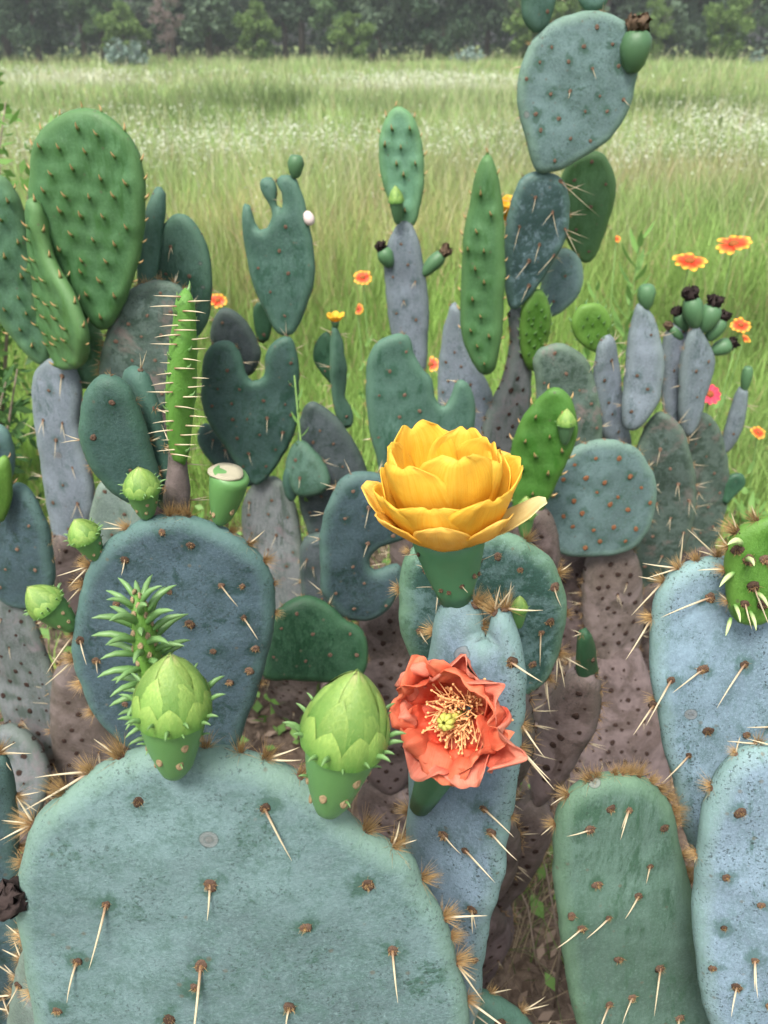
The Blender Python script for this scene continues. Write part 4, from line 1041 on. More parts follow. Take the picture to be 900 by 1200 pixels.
for k in range(12):
    a = k * 2.4; z = .006 + .024 * ((k * .37) % 1); r = float(np.interp(z, [.004, .015, .027, .033], [.0145, .0195, .024, .025])); pz = Vector((math.cos(a) * r, math.sin(a) * r * .8, z * L_))
    link('areole', AR_FACE[k % 4], fo, place(pz, Vector((math.cos(a), math.sin(a), .3)), .0015))
    if k % 2 == 0: link('spine', SPINE_ME[k % 5], fo, place(pz, Vector((math.cos(a), math.sin(a), .2)), 1) @ Matrix.Diagonal((.014, .014, .012, 1)))
fm = Matrix.Translation((0, 0, .033 * L_)) @ Matrix.Rotation(R(-2), 4, 'Y')
def yp(phi, L, a0, a1, W, mat, seed, **k): petal(fo, fm, R(-phi), prof_arc(L, a0, a1, .009), W, M[mat], seed, **k)
# phi measured from the axis frame: tuned so that 180 faces the camera
for i, (ph, L, a0, a1, W, mt) in enumerate([(152,.066,4,84,.022,'yellow_outer'),(108,.066,0,66,.019,'yellow_outer'),(196,.044,2,52,.016,'yellow_outer'),(236,.068,4,82,.023,'yellow_outer'),(276,.064,2,44,.015,'yellow_pale'),(320,.058,5,66,.019,'yellow_outer'),(10,.058,5,70,.02,'yellow_outer'),(60,.058,5,68,.02,'yellow_outer')]):
    yp(ph, L, a0, a1, W, mt, 10 + i, cup=.35, ruf=.0022, tip=5)
for i in range(7): yp(20 + i * 51.4 + random.uniform(-9, 9), random.uniform(.064, .084), random.uniform(8, 20), random.uniform(78, 92), random.uniform(.026, .032), 'yellow', 30 + i, cup=.42, ruf=.0026, tip=8, notch=.1)
for i in range(7): yp(43 + i * 51.4 + random.uniform(-9, 9), random.uniform(.072, .092), random.uniform(28, 40), random.uniform(86, 98), random.uniform(.024, .030), 'yellow', 50 + i, cup=.5, ruf=.0036, tip=8, notch=.12)
def stamens(parent, mtx, n, r0, L, mat, seed, spread=.5):
    rd = random.Random(seed); parts = []
    for _ in range(n):
        a = rd.uniform(0, 6.28); rr = r0 * rd.uniform(.3, 1); th = abs(rd.gauss(0, spread)); l = L * rd.uniform(.6, 1.1)
        b = Vector((math.cos(a) * rr, math.sin(a) * rr, 0)); d = Vector((math.cos(a) * math.sin(th), math.sin(a) * math.sin(th), math.cos(th)))
        k = Vector((rd.gauss(0, .25), rd.gauss(0, .25), 0)) * l
        e = b + d * l + k; parts.append(tube([b, b + d * l * .55, e], [.00045, .0004, .0004], 4)); 
        parts.append(tube([e - d * .0008, e + d * .0004, e + d * .0014], [.0004, .0011, .0004], 5))
    V, F, T = merge(parts); o = mesh_obj('stamens', V, F, M[mat], parent, mtx, {'t': T}); o['kind'] = 'stuff'
def stigma(parent, mtx, h, r, lob=7):
    parts = [tube([(0, 0, 0), (0, 0, h)], [r * .55, r * .5], 8)]
    for k in range(lob):
        a = 2 * math.pi * k / lob; parts.append(tube([(math.cos(a) * r * .3, math.sin(a) * r * .3, h - .001), (math.cos(a) * r * .9, math.sin(a) * r * .9, h + r * .3), (math.cos(a) * r * .75, math.sin(a) * r * .75, h + r * 1.1), (math.cos(a) * r * .3, math.sin(a) * r * .3, h + r * 1.4)], [r * .25, r * .42, r * .4, r * .15], 6))
    V, F, T = merge(parts); mesh_obj('stigma', V, F, M['stigma'], parent, mtx, {'t': T})
stamens(fo, fm, 90, .012, .028, 'stamen_y', 5, .5); stigma(fo, fm, .026, .004)
# coral flower, crumpled, mouth turned to the viewer
ob = on('E', 497, 935, -.012); tgt = atD(528, 846, .52)
ax = Vector((-.50, -.80, .46)).normalized()
cb = tgt - ax * .030 + Vector((-.003, 0, 0))
V, F, T = lathe([(.009, -.004), (.012, .004), (.015, .012), (.0165, .022), (.0155, .028), (.010, .032)], 20, .1, 6)
oa = (cb - ob); wm = axis_frame(ob, oa.normalized()); V = [Vector((v.x, v.y, v.z * oa.length / .036)) for v in V]
fo = wpart(p, 'flower', (V, F, T), M['ovary_dark'], wm); fo['label'] = 'crumpled coral red flower with its mouth open'
fm = wm.inverted() @ axis_frame(cb, ax)
def cp(phi, L, a0, a1, W, mat, seed, **k): petal(fo, fm, R(phi), prof_arc(L, a0, a1, .006, 16, k.pop('roll', 0)), W, M[mat], seed, **k)
for i in range(7): cp(i * 51.4 + 8, random.uniform(.043, .052), -6, 100, .020, 'coral', 70 + i, cup=.42, ruf=.012, tip=14, roll=70)
for i, (ph, L, a1, W) in enumerate([(35,.058,74,.020),(82,.047,84,.019),(130,.046,82,.019),(182,.050,78,.019),(232,.046,82,.019),(290,.050,80,.019),(338,.048,82,.019)]):
    cp(ph, L, 0, a1, W, 'coral_outer', 90 + i, cup=.3, ruf=.012, tip=11, roll=30)
stamens(fo, fm, 150, .011, .024, 'stamen', 9, .5); stigma(fo, fm, .027, .0050)

# -- dappled pad behind the yellow flower's stem
p = plant(0.13, 0.72, 'prickly pear with a dappled teal pad with pale green rim behind the yellow flower')
pad_px('C17', p, [(468,690),(474,655),(500,632),(545,618),(600,626),(638,645),(656,670),(663,712),(659,752),(646,786),(622,808),(590,822),(540,818),(495,798),(472,745)], (575,720), 0.60, 'dapple', yaw=4, lean=6, near=True, lat=False, T=.024,
       face=[(630,733,[(626,766)]),(645,680,[(648,700)]),(580,645,S),(606,660,S),(500,660,[(485,648)]),(512,683,[(505,705)]),(600,700,S),(640,720,S),(490,730,S),(580,770,S),(620,770,S)],
       rim=[(655,768,[(690,786),(650,798),(662,802)],True),(660,720,S,False),(655,672,[(672,660)],True),(620,634,S,True),(470,690,S,False),(478,650,S,False),(640,795,[(637,830)],True)])
bud(p, on('C17', 608, 735, -.03), on('C17', 609, 697, -.03), .014, detail=False, seed=4)
pad_px('C18', p, [(679,800),(676,765),(682,738),(690,740),(697,768),(697,790),(689,806)], (688,800), .72, 'deep', yaw=35, lean=0, style='few', T=.016)
stem(p, on('C17', 575, 800), .15)
stem(p, on('C18', 686, 803), .10)

# -- slate round pad on the left with small buds
p = plant(-0.20, 0.66, 'prickly pear with a round slate blue pad ringed by small green buds')
pad_px('B', p, [(88,735),(95,692),(112,650),(140,622),(170,607),(210,602),(250,611),(285,631),(310,657),(322,692),(322,732),(312,772),(300,812),(287,850),(275,890),(262,930),(245,945),(220,930),(185,900),(145,866),(110,832),(92,795),(86,765)], (205,750), 0.62, 'slate', yaw=4, lean=6, near=True, lat=False, T=.024,
       face=[(150,648,[(149,664)]),(226,632,S),(193,616,S),(261,678,[(281,698)]),(287,716,[(307,734)]),(201,685,S),(225,722,S),(300,752,S),(117,765,[(119,778)]),(293,778,S),(270,790,S),(252,753,S),(140,700,S),(170,735,S),(180,800,S),(230,830,S),(150,815,S),(98,742,S),(285,680,S),(240,790,S)],
       rim=[(148,618,[(112,612),(122,606)],True),(197,603,S,True),(210,602,S,True),(225,604,S,True),(272,622,S,True),(292,638,[(312,618)],True),(312,660,S,True),(320,682,S,False),(107,660,[(66,672),(80,683)],True),(98,682,[(78,705)],True),(88,740,[(54,779)],False),(89,775,[(55,802)],True),(97,800,S,True),(110,830,S,True),(322,720,S,False),(305,800,S,False)])
for bs, tp, wd, sd in [((172,606),(163,546),.030,1),((116,655),(88,607),.027,2),((86,736),(33,686),.033,5)]:
    b0 = on('B', *bs); bud(p, b0, atY(tp[0], tp[1], b0.y - .004), wd, seed=sd, detail=True)
b0 = on('B', 258, 612); fruit(p, b0, atY(270, 556, b0.y), .036, 'cut', 3, 'green fruit with a pale cut top', 'bud')
pad_px('D1', p, [(92,492),(98,460),(118,440),(140,441),(155,452),(168,490),(182,535),(190,575),(182,590),(162,592),(132,576),(106,546),(93,515)], (185,588), ('B', .05), 'teal', yaw=6, lean=2, style='few')
pad_px('D2', p, [(148,440),(156,428),(166,433),(180,470),(193,525),(207,578),(206,592),(190,594),(172,555),(156,495)], (195,590), ('B', .07), 'teal', yaw=-40, lean=2, style='old')
pad_px('G0', p, [(193,595),(196,545),(203,520),(216,522),(222,560),(222,600),(210,612)], (208,600), ('B', .03), 'bark', yaw=30, lean=0, style='spiny', T=.02)
pad_px('G1', p, [(202,540),(196,480),(199,410),(208,350),(216,336),(225,352),(228,400),(226,470),(220,530),(210,548)], (210,545), ('G0', -.005), 'bright', yaw=48, lean=-4, style='baby', T=.019)
for k in range(34):
    f = (k + .5) / 34; px = 200 + 20 * ((k * .618) % 1) + 4 * f; py = 535 - 190 * f; b0 = on('G1', px, py, -.008); s_ = -1 if k % 2 else 1
    o = link('spine', SPINE_ME[k % 5], PADS['G1'].obj, PADS['G1'].world.inverted() @ place(b0, Vector((s_ * 1.0, -.35, .15)), 1) @ Matrix.Diagonal((.032, .032, .022, 1)))
stem(p, on('B', 245, 935), .14)

# -- left: the tall green pads
p = plant(-0.50, 1.25, 'prickly pear topped by a tall bright green pad, left of the bitten pad')
pad_px('A5', p, [(40,440),(58,420),(84,428),(96,460),(93,500),(106,550),(111,595),(98,630),(78,650),(64,632),(55,590),(48,540),(41,490)], (76,640), 1.15, 'lilac', yaw=-12, lean=4, style='spiny')
pad_px('A4', p, [(84,350),(108,370),(122,400),(120,440),(98,455),(76,435),(76,390)], (92,450), ('A5', .03), 'palegreen', yaw=8, lean=0, style='young')
pad_px('A2', p, [(-60,270),(-30,215),(0,205),(20,228),(30,255),(40,305),(50,360),(60,408),(48,428),(20,405),(-20,350),(-52,310)], (50,425), ('A5', .0), 'palegreen', yaw=18, lean=-2, style='young')
pad_px('A3', p, [(35,232),(44,245),(60,300),(84,348),(100,395),(96,428),(80,434),(66,420),(52,380),(42,330),(35,275)], (80,430), ('A5', -.03), 'green', yaw=-48, lean=-2, style='young')
pad_px('A6', p, [(116,440),(126,382),(145,346),(175,329),(205,331),(222,352),(226,392),(218,440),(192,480),(155,490),(128,470)], (170,480), 1.12, 'mottle', yaw=6, lean=4, style='fuzzy')
pad_px('A1', p, [(35,205),(42,166),(64,139),(95,126),(126,135),(152,160),(167,196),(172,240),(166,290),(155,330),(141,364),(126,386),(108,379),(85,350),(62,312),(45,272),(36,238)], (122,384), ('A6', -.01), 'green', yaw=-8, lean=0, style='young', grid=.008)
pad_px('A7', p, [(163,300),(174,238),(184,218),(193,226),(191,262),(184,312),(176,350),(164,345)], (172,345), ('A6', .03), 'dull', yaw=45, lean=0, style='few')
pad_px('A8', p, [(180,320),(185,282),(197,256),(215,250),(235,270),(247,310),(249,345),(240,385),(212,405),(186,385)], (212,400), ('A6', .06), 'dull', yaw=-8, lean=0, style='few')
stem(p, on('A5', 78, 640), .16); stem(p, on('A6', 170, 478), .17)

# -- left edge, low
p = plant(-0.62, 0.98, 'prickly pear of dark and grey pads low beside the lilac grey pad')
pad_px('A10', p, [(-40,650),(5,630),(28,690),(50,752),(72,812),(80,862),(60,890),(24,880),(-5,810),(-35,720)], (45,870), 0.90, 'ash', yaw=-10, lean=8, style='bark')
pad_px('A9', p, [(-25,610),(5,570),(28,570),(48,598),(62,640),(62,690),(35,712),(0,700),(-25,660)], (20,690), ('A10', -.01), 'slate', yaw=-8, lean=4, style='few')
pad_px('A11', p, [(-45,560),(-25,510),(0,498),(13,512),(18,542),(8,568),(-20,585)], (-10,580), ('A9', .02), 'slate', yaw=10, lean=4, style='old')
pad_px('A12', p, [(-16,560),(6,534),(13,555),(12,590),(3,612),(-14,605)], (0,605), ('A9', -.03), 'bright', yaw=30, lean=0, style='young', T=.016)
pad_px('T1', p, [(62,790),(92,770),(112,815),(135,860),(150,910),(115,940),(75,915),(60,860)], (100,900), .88, 'bark', yaw=10, lean=10, style='bark', T=.04)
pad_px('A13', p, [(0,850),(40,865),(60,915),(40,960),(0,975),(-40,930)], (20,940), .80, 'ash', yaw=0, lean=30, style='bark', T=.03)
stem(p, on('A10', 40, 870), .16); stem(p, on('T1', 105, 910), .14)
p = plant(-0.40, 1.02, 'prickly pear with a pale sage pad half hidden behind the round slate pad')
pad_px('PL', p, [(103,625),(108,592),(118,564),(142,572),(168,600),(180,645),(172,700),(150,730),(118,720),(102,670)], (140,715), .98, 'pale', yaw=4, lean=5, style='few')
stem(p, on('PL', 142, 715), .14)

# -- mid left: dark teal pads, the bitten one on top
p = plant(-0.20, 1.33, 'prickly pear with a chewed dark pad standing on a heart shaped teal pad')
pad_px('M7', p, [(288,650),(283,600),(298,567),(324,558),(344,585),(354,635),(361,690),(352,740),(330,760),(305,735),(294,690)], (328,740), 1.22, 'ash', yaw=-8, lean=4, style='old')
pad_px('M1', p, [(236,452),(238,421),(250,403),(268,400),(281,413),(288,436),(296,446),(308,440),(312,416),(324,398),(341,395),(350,428),(351,470),(347,502),(331,536),(316,558),(301,568),(285,556),(265,526),(245,496),(236,472)], (302,565), ('M7', -.02), 'teal', yaw=4, lean=2, style='old')
pad_px('M1b', p, [(231,512),(240,496),(262,508),(285,535),(300,562),(285,570),(256,548),(237,530)], (292,562), ('M1', .03), 'teal', yaw=10, lean=25, style='old', T=.018)
pad_px('M2', p, [(284,252),(287,238),(293,240),(299,260),(305,268),(312,266),(319,252),(313,236),(305,222),(306,210),(318,208),(324,222),(325,240),(330,243),(330,226),(324,212),(330,206),(346,206),(355,228),(363,262),(369,308),(366,340),(355,372),(343,391),(326,391),(311,366),(295,330),(286,292)], (335,392), ('M1', .01), 'dull', yaw=-6, lean=0, style='few', grid=.007)
b0 = on('M2', 346, 208); fruit(p, b0, atY(347, 182, b0.y), .024, None, 6)
pad_px('M3', p, [(246,400),(250,374),(262,361),(282,370),(298,390),(306,418),(292,440),(262,435)], (272,430), ('M1', .09), 'plum', yaw=0, lean=0, style='few')
pad_px('M4', p, [(296,368),(302,352),(312,352),(319,370),(314,398),(303,400)], (308,398), ('M1', .10), 'deep', yaw=0, lean=0, style='few', T=.014)
pad_px('M6', p, [(336,545),(342,522),(353,515),(370,529),(384,549),(387,570),(372,580),(352,582),(342,570)], (350,578), ('M7', -.05), 'dull', yaw=-14, lean=18, style='old', T=.026)
pad_px('M6b', p, [(332,560),(338,545),(346,552),(348,575),(342,588),(334,582)], (341,585), ('M7', -.04), 'teal', yaw=30, lean=0, style='old', T=.018)
stem(p, on('M7', 330, 745), .15)
so = on('M2', 362, 256, -.008)
sh = lathe([(.001, -.011), (.005, -.009), (.0075, -.003), (.008, .003), (.0055, .0085), (.001, .0105)], 18, .1, 2)
o = mesh_obj('shell', sh[0], sh[1], M['shell'], None, axis_frame(so, Vector((.35, -.1, -.9))), {'t': sh[2]})
tag(o, 'small pale pink oval shell clinging to the edge of the chewed pad', 'shell')
for px, py, k in ((335,430,1),(340,455,2),(322,415,3)):
    pass
p = plant(-0.06, 1.30, 'prickly pear with a plum grey pad carrying two small upright green pads')
pad_px('M5', p, [(350,505),(354,480),(367,470),(389,484),(409,508),(425,535),(432,565),(425,610),(405,650),(378,655),(356,610),(348,555)], (390,645), 1.22, 'plum', yaw=6, lean=4, style='few')
pad_px('M9', p, [(352,640),(380,625),(396,650),(396,710),(380,740),(358,715)], (378,720), 1.18, 'plum', yaw=-10, lean=4, style='old', T=.03)
pad_px('N1', p, [(387,398),(392,380),(401,398),(407,438),(406,466),(413,480),(411,498),(400,500),(390,470),(386,430)], (402,498), ('M5', .03), 'dull', yaw=25, lean=-2, style='old', T=.016)
pad_px('N2', p, [(367,420),(369,400),(382,388),(391,398),(393,430),(390,450),(381,442)], (391,448), ('N1', .02), 'deep', yaw=-10, lean=0, style='few', T=.014)
stem(p, on('M9', 376, 725), .13)
b0 = on('N1', 393, 382); fo = wpart(p, 'flower', lathe([(.004, -.004), (.006, .004), (.007, .008), (.004, .01)], 12), M['fruit'], axis_frame(b0, Vector((0, 0, 1)))); fo['label'] = 'tiny yellow flower on the slim pad'
for i in range(6): petal(fo, Matrix.Translation((0, 0, .007)), i * 1.047, prof_arc(.018, 20, 70, .003, 8), .007, M['yellow'], 150 + i, cup=.3, ruf=.002)

p = plant(0.02, 0.98, 'prickly pear with a notched slate pad above a deep green sideways pad')
pad_px('M8', p, [(374,655),(379,602),(399,562),(430,552),(460,564),(486,596),(478,628),(446,640),(433,655),(440,668),(466,660),(472,680),(456,712),(428,726),(398,720),(377,694)], (412,715), 0.88, 'slate', yaw=10, lean=8, style='old')
pad_px('M10', p, [(306,786),(311,742),(325,713),(355,698),(380,705),(402,722),(426,738),(432,766),(424,792),(398,798),(350,797),(318,796)], (415,785), ('M8', -.06), 'deep', yaw=4, lean=22, style='few', lump=.004)
pad_px('T5', p, [(424,722),(466,700),(482,745),(482,830),(455,860),(428,835),(424,770)], (452,840), .95, 'bark', yaw=0, lean=6, style='bark', T=.04)
stem(p, on('T5', 452, 845), .15)

# -- centre: the tall plant
p = plant(0.24, 1.42, 'tallest prickly pear, topped by a large sage pad with a withered fruit')
pad_px('C6', p, [(566,500),(588,445),(598,405),(596,368),(611,360),(621,400),(622,450),(616,510),(605,580),(585,620),(565,590)], (592,600), 1.36, 'ash', yaw=18, lean=2, style='bark', T=.03)
pad_px('C2', p, [(540,345),(544,275),(554,218),(566,183),(577,184),(588,230),(592,290),(591,350),(584,418),(576,438),(562,436),(548,412),(540,380)], (572,436), ('C6', -.05), 'green', yaw=-22, lean=-2, style='young', grid=.008, T=.024)
pad_px('C5', p, [(513,470),(517,402),(528,356),(539,362),(547,402),(566,440),(578,470),(574,530),(556,575),(528,560)], (555,565), 1.42, 'lilac', yaw=-18, lean=2, style='few')
pad_px('C7', p, [(591,285),(600,232),(614,207),(638,200),(659,210),(668,240),(664,276),(646,311),(622,346),(602,362),(592,342)], (605,358), ('C6', -.02), 'dapple2', yaw=6, lean=0, style='spiny', lat=False,
       face=[(645,247,[(630,260),(648,275)]),(660,267,[(672,297),(685,278)]),(655,212,[(690,225),(693,250)]),(618,304,[(600,323)]),(647,298,[(625,318)]),(607,264,[(597,290)]),(618,333,[(605,350)]),(625,230,None),(630,285,None)])
pad_px('C8', p, [(606,112),(612,72),(630,39),(660,19),(700,12),(734,27),(748,60),(746,92),(735,131),(710,166),(676,190),(648,201),(627,200),(615,162)], (640,201), ('C7', -.01), 'sage', yaw=4, lean=2, style='few', grid=.008)
pad_px('C9', p, [(610,-5),(612,-45),(635,-65),(652,-35),(649,8),(641,30),(626,38),(613,22)], (630,36), ('C8', .0), 'dull', yaw=14, lean=2, style='few')
pad_px('C10', p, [(680,5),(672,-35),(692,-65),(716,-35),(712,3),(697,14)], (695,14), ('C8', .01), 'dull', yaw=-8, lean=2, style='few')
b0 = on('C8', 741, 84, -.012); fruit(p, b0, atY(747, 36, b0.y), .046, 'witherbrown', 5, 'green fruit crowned by a shrivelled brown flower')
pad_px('C11', p, [(652,230),(668,190),(700,177),(718,198),(721,230),(711,270),(696,302),(680,306),(664,280)], (684,304), ('C7', .12), 'green', yaw=-10, lean=0, style='few')
pad_px('C12', p, [(632,345),(640,311),(660,291),(680,304),(683,334),(669,357),(648,371),(634,366)], (645,368), ('C6', .05), 'sage', yaw=4, lean=0, style='few')
pad_px('C13', p, [(609,402),(612,361),(625,340),(640,346),(646,376),(639,410),(629,434),(616,430)], (624,432), ('C6', -.02), 'bright', yaw=12, lean=0, style='baby', T=.016)
fb = on('C7', 600, 262, .05); ft = atY(597, 236, fb.y)
fo = wpart(p, 'flower', lathe([(.006, -.02), (.009, -.006), (.012, .004), (.008, .008)], 14), M['fruit'], axis_frame(fb, Vector((-.1, 0, 1)))); fo['label'] = 'yellow flower half hidden behind the spiny slate pad'
for i in range(8): petal(fo, Matrix.Translation((0, 0, .004)), i * .785, prof_arc(.048, 15, 80, .006, 10), .018, M['yellow'], 170 + i, cup=.35, ruf=.004)
stem(p, on('C6', 590, 605), .16); stem(p, on('C5', 552, 568), .13)

p = plant(0.06, 1.62, 'slender prickly pear of two stacked pads, green above lilac grey')
pad_px('C3', p, [(450,312),(457,278),(468,261),(481,262),(493,290),(501,340),(503,382),(499,430),(486,470),(468,440),(456,375)], (482,460), 1.55, 'lilac', yaw=-10, lean=0, style='few')
pad_px('C4', p, [(443,178),(448,147),(458,129),(470,125),(485,138),(495,166),(497,200),(493,240),(486,264),(475,265),(460,242),(448,212)], (480,264), ('C3', .01), 'palegreen', yaw=-8, lean=0, style='young')
bud(p, on('C4', 466, 262, -.03), on('C4', 463, 217, -.03), .026, detail=False, seed=9, mat='fruit')
b0 = on('C3', 458, 312, -.01); fruit(p, b0, atY(448, 292, b0.y), .032, 'withered', 6)
b0 = on('C3', 495, 322); fruit(p, b0, atY(518, 298, b0.y), .030, 'witherbrown', 7)
stem(p, on('C3', 484, 462), .11)
p = plant(0.05, 1.24, 'prickly pear with a green pad torn by a deep notch behind the yellow flower')
pad_px('C1', p, [(428,452),(431,421),(442,401),(460,392),(478,393),(485,414),(498,434),(506,444),(509,464),(519,476),(529,463),(535,446),(548,448),(557,472),(556,510),(548,560),(520,600),(485,612),(455,580),(438,530),(431,490)], (490,608), 1.14, 'dull', yaw=4, lean=2, style='few', grid=.008)
stem(p, on('C1', 490, 606), .14)

p = plant(0.33, 1.12, 'prickly pear with a round rusty dotted pad on a mottled brown trunk')
pad_px('T3', p, [(588,1030),(600,960),(628,860),(658,785),(700,752),(742,752),(764,800),(780,860),(784,930),(760,1000),(700,1050),(650,1090),(605,1085)], (680,1000), .98, 'bark', yaw=-6, lean=20, style='bark', T=.05, lump=.006)
pad_px('T2', p, [(682,700),(690,655),(720,640),(745,648),(752,690),(752,740),(738,775),(705,780),(686,750)], (715,770), ('T3', .0), 'bark', yaw=10, lean=6, style='bark', T=.04, lump=.005)
pad_px('T4', p, [(640,700),(655,655),(685,640),(700,680),(700,740),(680,790),(650,790)], (672,780), ('T3', .03), 'bark', yaw=-20, lean=6, style='bark', T=.04)
pad_px('C16', p, [(627,612),(634,572),(659,536),(690,517),(720,515),(750,529),(767,560),(768,596),(756,626),(735,645),(692,653),(650,646),(631,635)], (700,650), ('T2', -.03), 'sage', yaw=6, lean=8, style='rust')
pad_px('C15', p, [(597,560),(598,530),(611,490),(636,461),(655,454),(672,474),(676,512),(661,552),(640,590),(622,620),(604,612)], (632,610), 1.02, 'bright', yaw=-14, lean=2, style='young', T=.018)
bud(p, on('C15', 662, 520, -.014), on('C15', 664, 478, -.014), .024, detail=False, seed=10, mat='fruit')
b0 = on('C15', 615, 630, -.05); bud(p, b0, atY(616, 580, b0.y), .027, detail=False, seed=11, mat='bud')
pad_px('C14', p, [(628,455),(625,420),(640,405),(665,403),(689,424),(701,460),(706,500),(702,560),(680,610),(650,600),(632,540)], (665,605), 1.22, 'mottle', yaw=0, lean=4, style='few')
stem(p, on('T3', 690, 1040), .18); stem(p, on('C14', 665, 605), .14); stem(p, on('C15', 625, 612), .1)

# -- right cluster
p = plant(0.58, 1.45, 'prickly pear cluster of lilac grey pads carrying dark tipped fruits')
pad_px('R1', p, [(738,620),(742,540),(755,500),(775,482),(799,500),(812,540),(816,590),(803,640),(782,690),(755,700)], (770,690), 1.22, 'mottle', yaw=-8, lean=4, style='spiny')
pad_px('R2', p, [(795,520),(806,494),(822,482),(840,495),(851,530),(853,572),(846,612),(826,655),(800,660)], (815,650), 1.32, 'mottle', yaw=8, lean=4, style='few')
pad_px('R3', p, [(728,482),(733,420),(741,372),(750,354),(765,370),(775,400),(778,440),(768,478),(748,503),(732,503)], (755,495), ('R1', -.02), 'lilac', yaw=-14, lean=0, style='old')
b0 = on('R3', 757, 362); fruit(p, b0, atY(758, 334, b0.y), .028, None, 12)
pad_px('R4', p, [(697,432),(704,397),(716,394),(724,430),(730,480),(738,520),(730,545),(712,520),(702,500)], (732,530), ('R1', .03), 'lilac', yaw=30, lean=0, style='old')
pad_px('R4u', p, [(670,376),(680,358),(700,355),(714,371),(713,394),(704,414),(690,410),(674,394)], (704,408), ('R4', .01), 'bright', yaw=5, lean=0, style='baby', T=.015)
pad_px('R5', p, [(775,432),(780,392),(799,376),(815,400),(810,450),(796,500),(780,500)], (790,495), ('R1', .06), 'lilac', yaw=6, lean=0, style='old')
pad_px('R6', p, [(795,470),(800,420),(814,380),(829,398),(836,424),(828,460),(812,505),(800,508)], (808,505), ('R2', -.04), 'lilac', yaw=20, lean=0, style='old')
pad_px('R7', p, [(845,525),(853,484),(866,453),(876,458),(874,490),(862,520),(850,532)], (850,528), ('R2', .0), 'lilac', yaw=-30, lean=0, style='old', T=.018)
b0 = on('R7', 872, 458); fruit(p, b0, atY(877, 430, b0.y), .020, None, 8, mat='fruit')
pad_px('R8', p, [(845,585),(852,560),(869,554),(875,566),(862,582),(850,592)], (850,588), ('R2', -.01), 'deep', yaw=-10, lean=10, style='few', T=.014)
for (bx, by), (tx, ty), w_, t_, s_ in [((815,383),(810,350),.030,'withered',1),((824,388),(836,358),.032,'withered',2),((830,398),(846,374),.026,'withered',3),((834,412),(856,403),.026,'withered',4),((803,388),(795,368),.022,'withered',5),((800,398),(786,384),.018,'witherbrown',6)]:
    b0 = on('R6', bx, by, .0 if s_ < 5 else .03); fruit(p, b0, atY(tx, ty, b0.y), w_ * 1.12, t_, s_ + 20)
stem(p, on('R1', 770, 690), .15); stem(p, on('R2', 818, 650), .15)

# -- right foreground
p = plant(0.38, 0.60, 'prickly pear with a waxy pale blue pad bearing a bright green young pad')
pad_px('S1', p, [(760,765),(762,716),(778,681),(805,659),(840,653),(882,664),(925,690),(965,745),(982,840),(970,940),(935,1010),(885,1050),(835,1040),(805,985),(786,912),(770,835)], (850,850), 0.53, 'blue', yaw=-8, lean=10, near=True, lat=False, T=.026,
       face=[(828,692,[(768,703)]),(819,774,[(782,794)]),(783,788,[(749,827)]),(867,768,[(824,804)]),(826,847,S),(870,849,S),(804,876,[(773,901)]),(764,822,[(738,848)]),(900,840,[(862,832)]),(830,945,S),(790,950,S),(855,900,S)],
       rim=[(797,664,[(750,660),(752,672),(800,620)],True),(842,653,[(800,610),(815,640)],True),(812,656,S,True),(778,684,[(745,675),(737,719)],True),(762,724,[(730,768)],True),(766,822,S,False),(860,657,S,True)])
pad_px('S4', p, [(850,692),(850,652),(863,623),(886,609),(920,602),(955,640),(945,690),(902,725),(872,731),(855,721)], (885,728), ('S1', -.022), 'bright', yaw=-10, lean=4, near=True, lat=False, T=.018, style='spiny',
       face=[(875,650,S),(880,680,S),(862,640,S),(895,650,S),(890,700,S),(870,700,S)], rim=[(868,622,[(858,598)],True),(857,640,[(835,640),(838,622)],False),(852,665,[(815,660)],False),(852,700,[(842,695)],False),(885,609,[(880,590)],True)])
for px, py, tx, ty in [(862,710,869,720),(880,718,888,730),(888,695,900,700),(856,726,853,736),(876,655,884,650),(858,672,848,676),(868,636,862,624)]:
    b0 = on('S4', px, py, -.010); e = on('S4', tx, ty, -.022); link('leaf', me_from('leaf', LEAF, [M['paleleaf']]), PADS['S4'].obj, PADS['S4'].world.inverted() @ place(b0, e - b0, (e - b0).length * 1.05, Vector((0, 0, -1))))
stem(p, on('S1', 885, 1035), .15)
p = plant(0.36, 0.42, 'prickly pear with a waxy blue pad overlapping the pad with the young green one')
pad_px('S2', p, [(812,1095),(815,1010),(825,942),(845,897),(880,873),(930,880),(980,932),(1002,1020),(992,1120),(955,1220),(905,1290),(862,1262),(828,1185)], (890,1060), 0.40, 'blue', yaw=-6, lean=14, near=True, lat=False, T=.026,
       face=[(860,938,S),(897,980,S),(845,1013,S),(884,1043,S),(843,1073,S),(877,1107,S),(857,1140,S),(895,1160,S),(830,1120,S),(960,1000,S),(940,1090,S)],
       rim=[(892,876,[(848,863)],False),(866,880,[(864,858)],False),(834,925,S,False),(817,1000,[(812,1012)],False),(930,882,[(870,852)],False)])
stem(p, on('S2', 900, 1280), .15)
p = plant(0.27, 0.52, 'prickly pear with a sage green pad edged by golden bristle tufts')
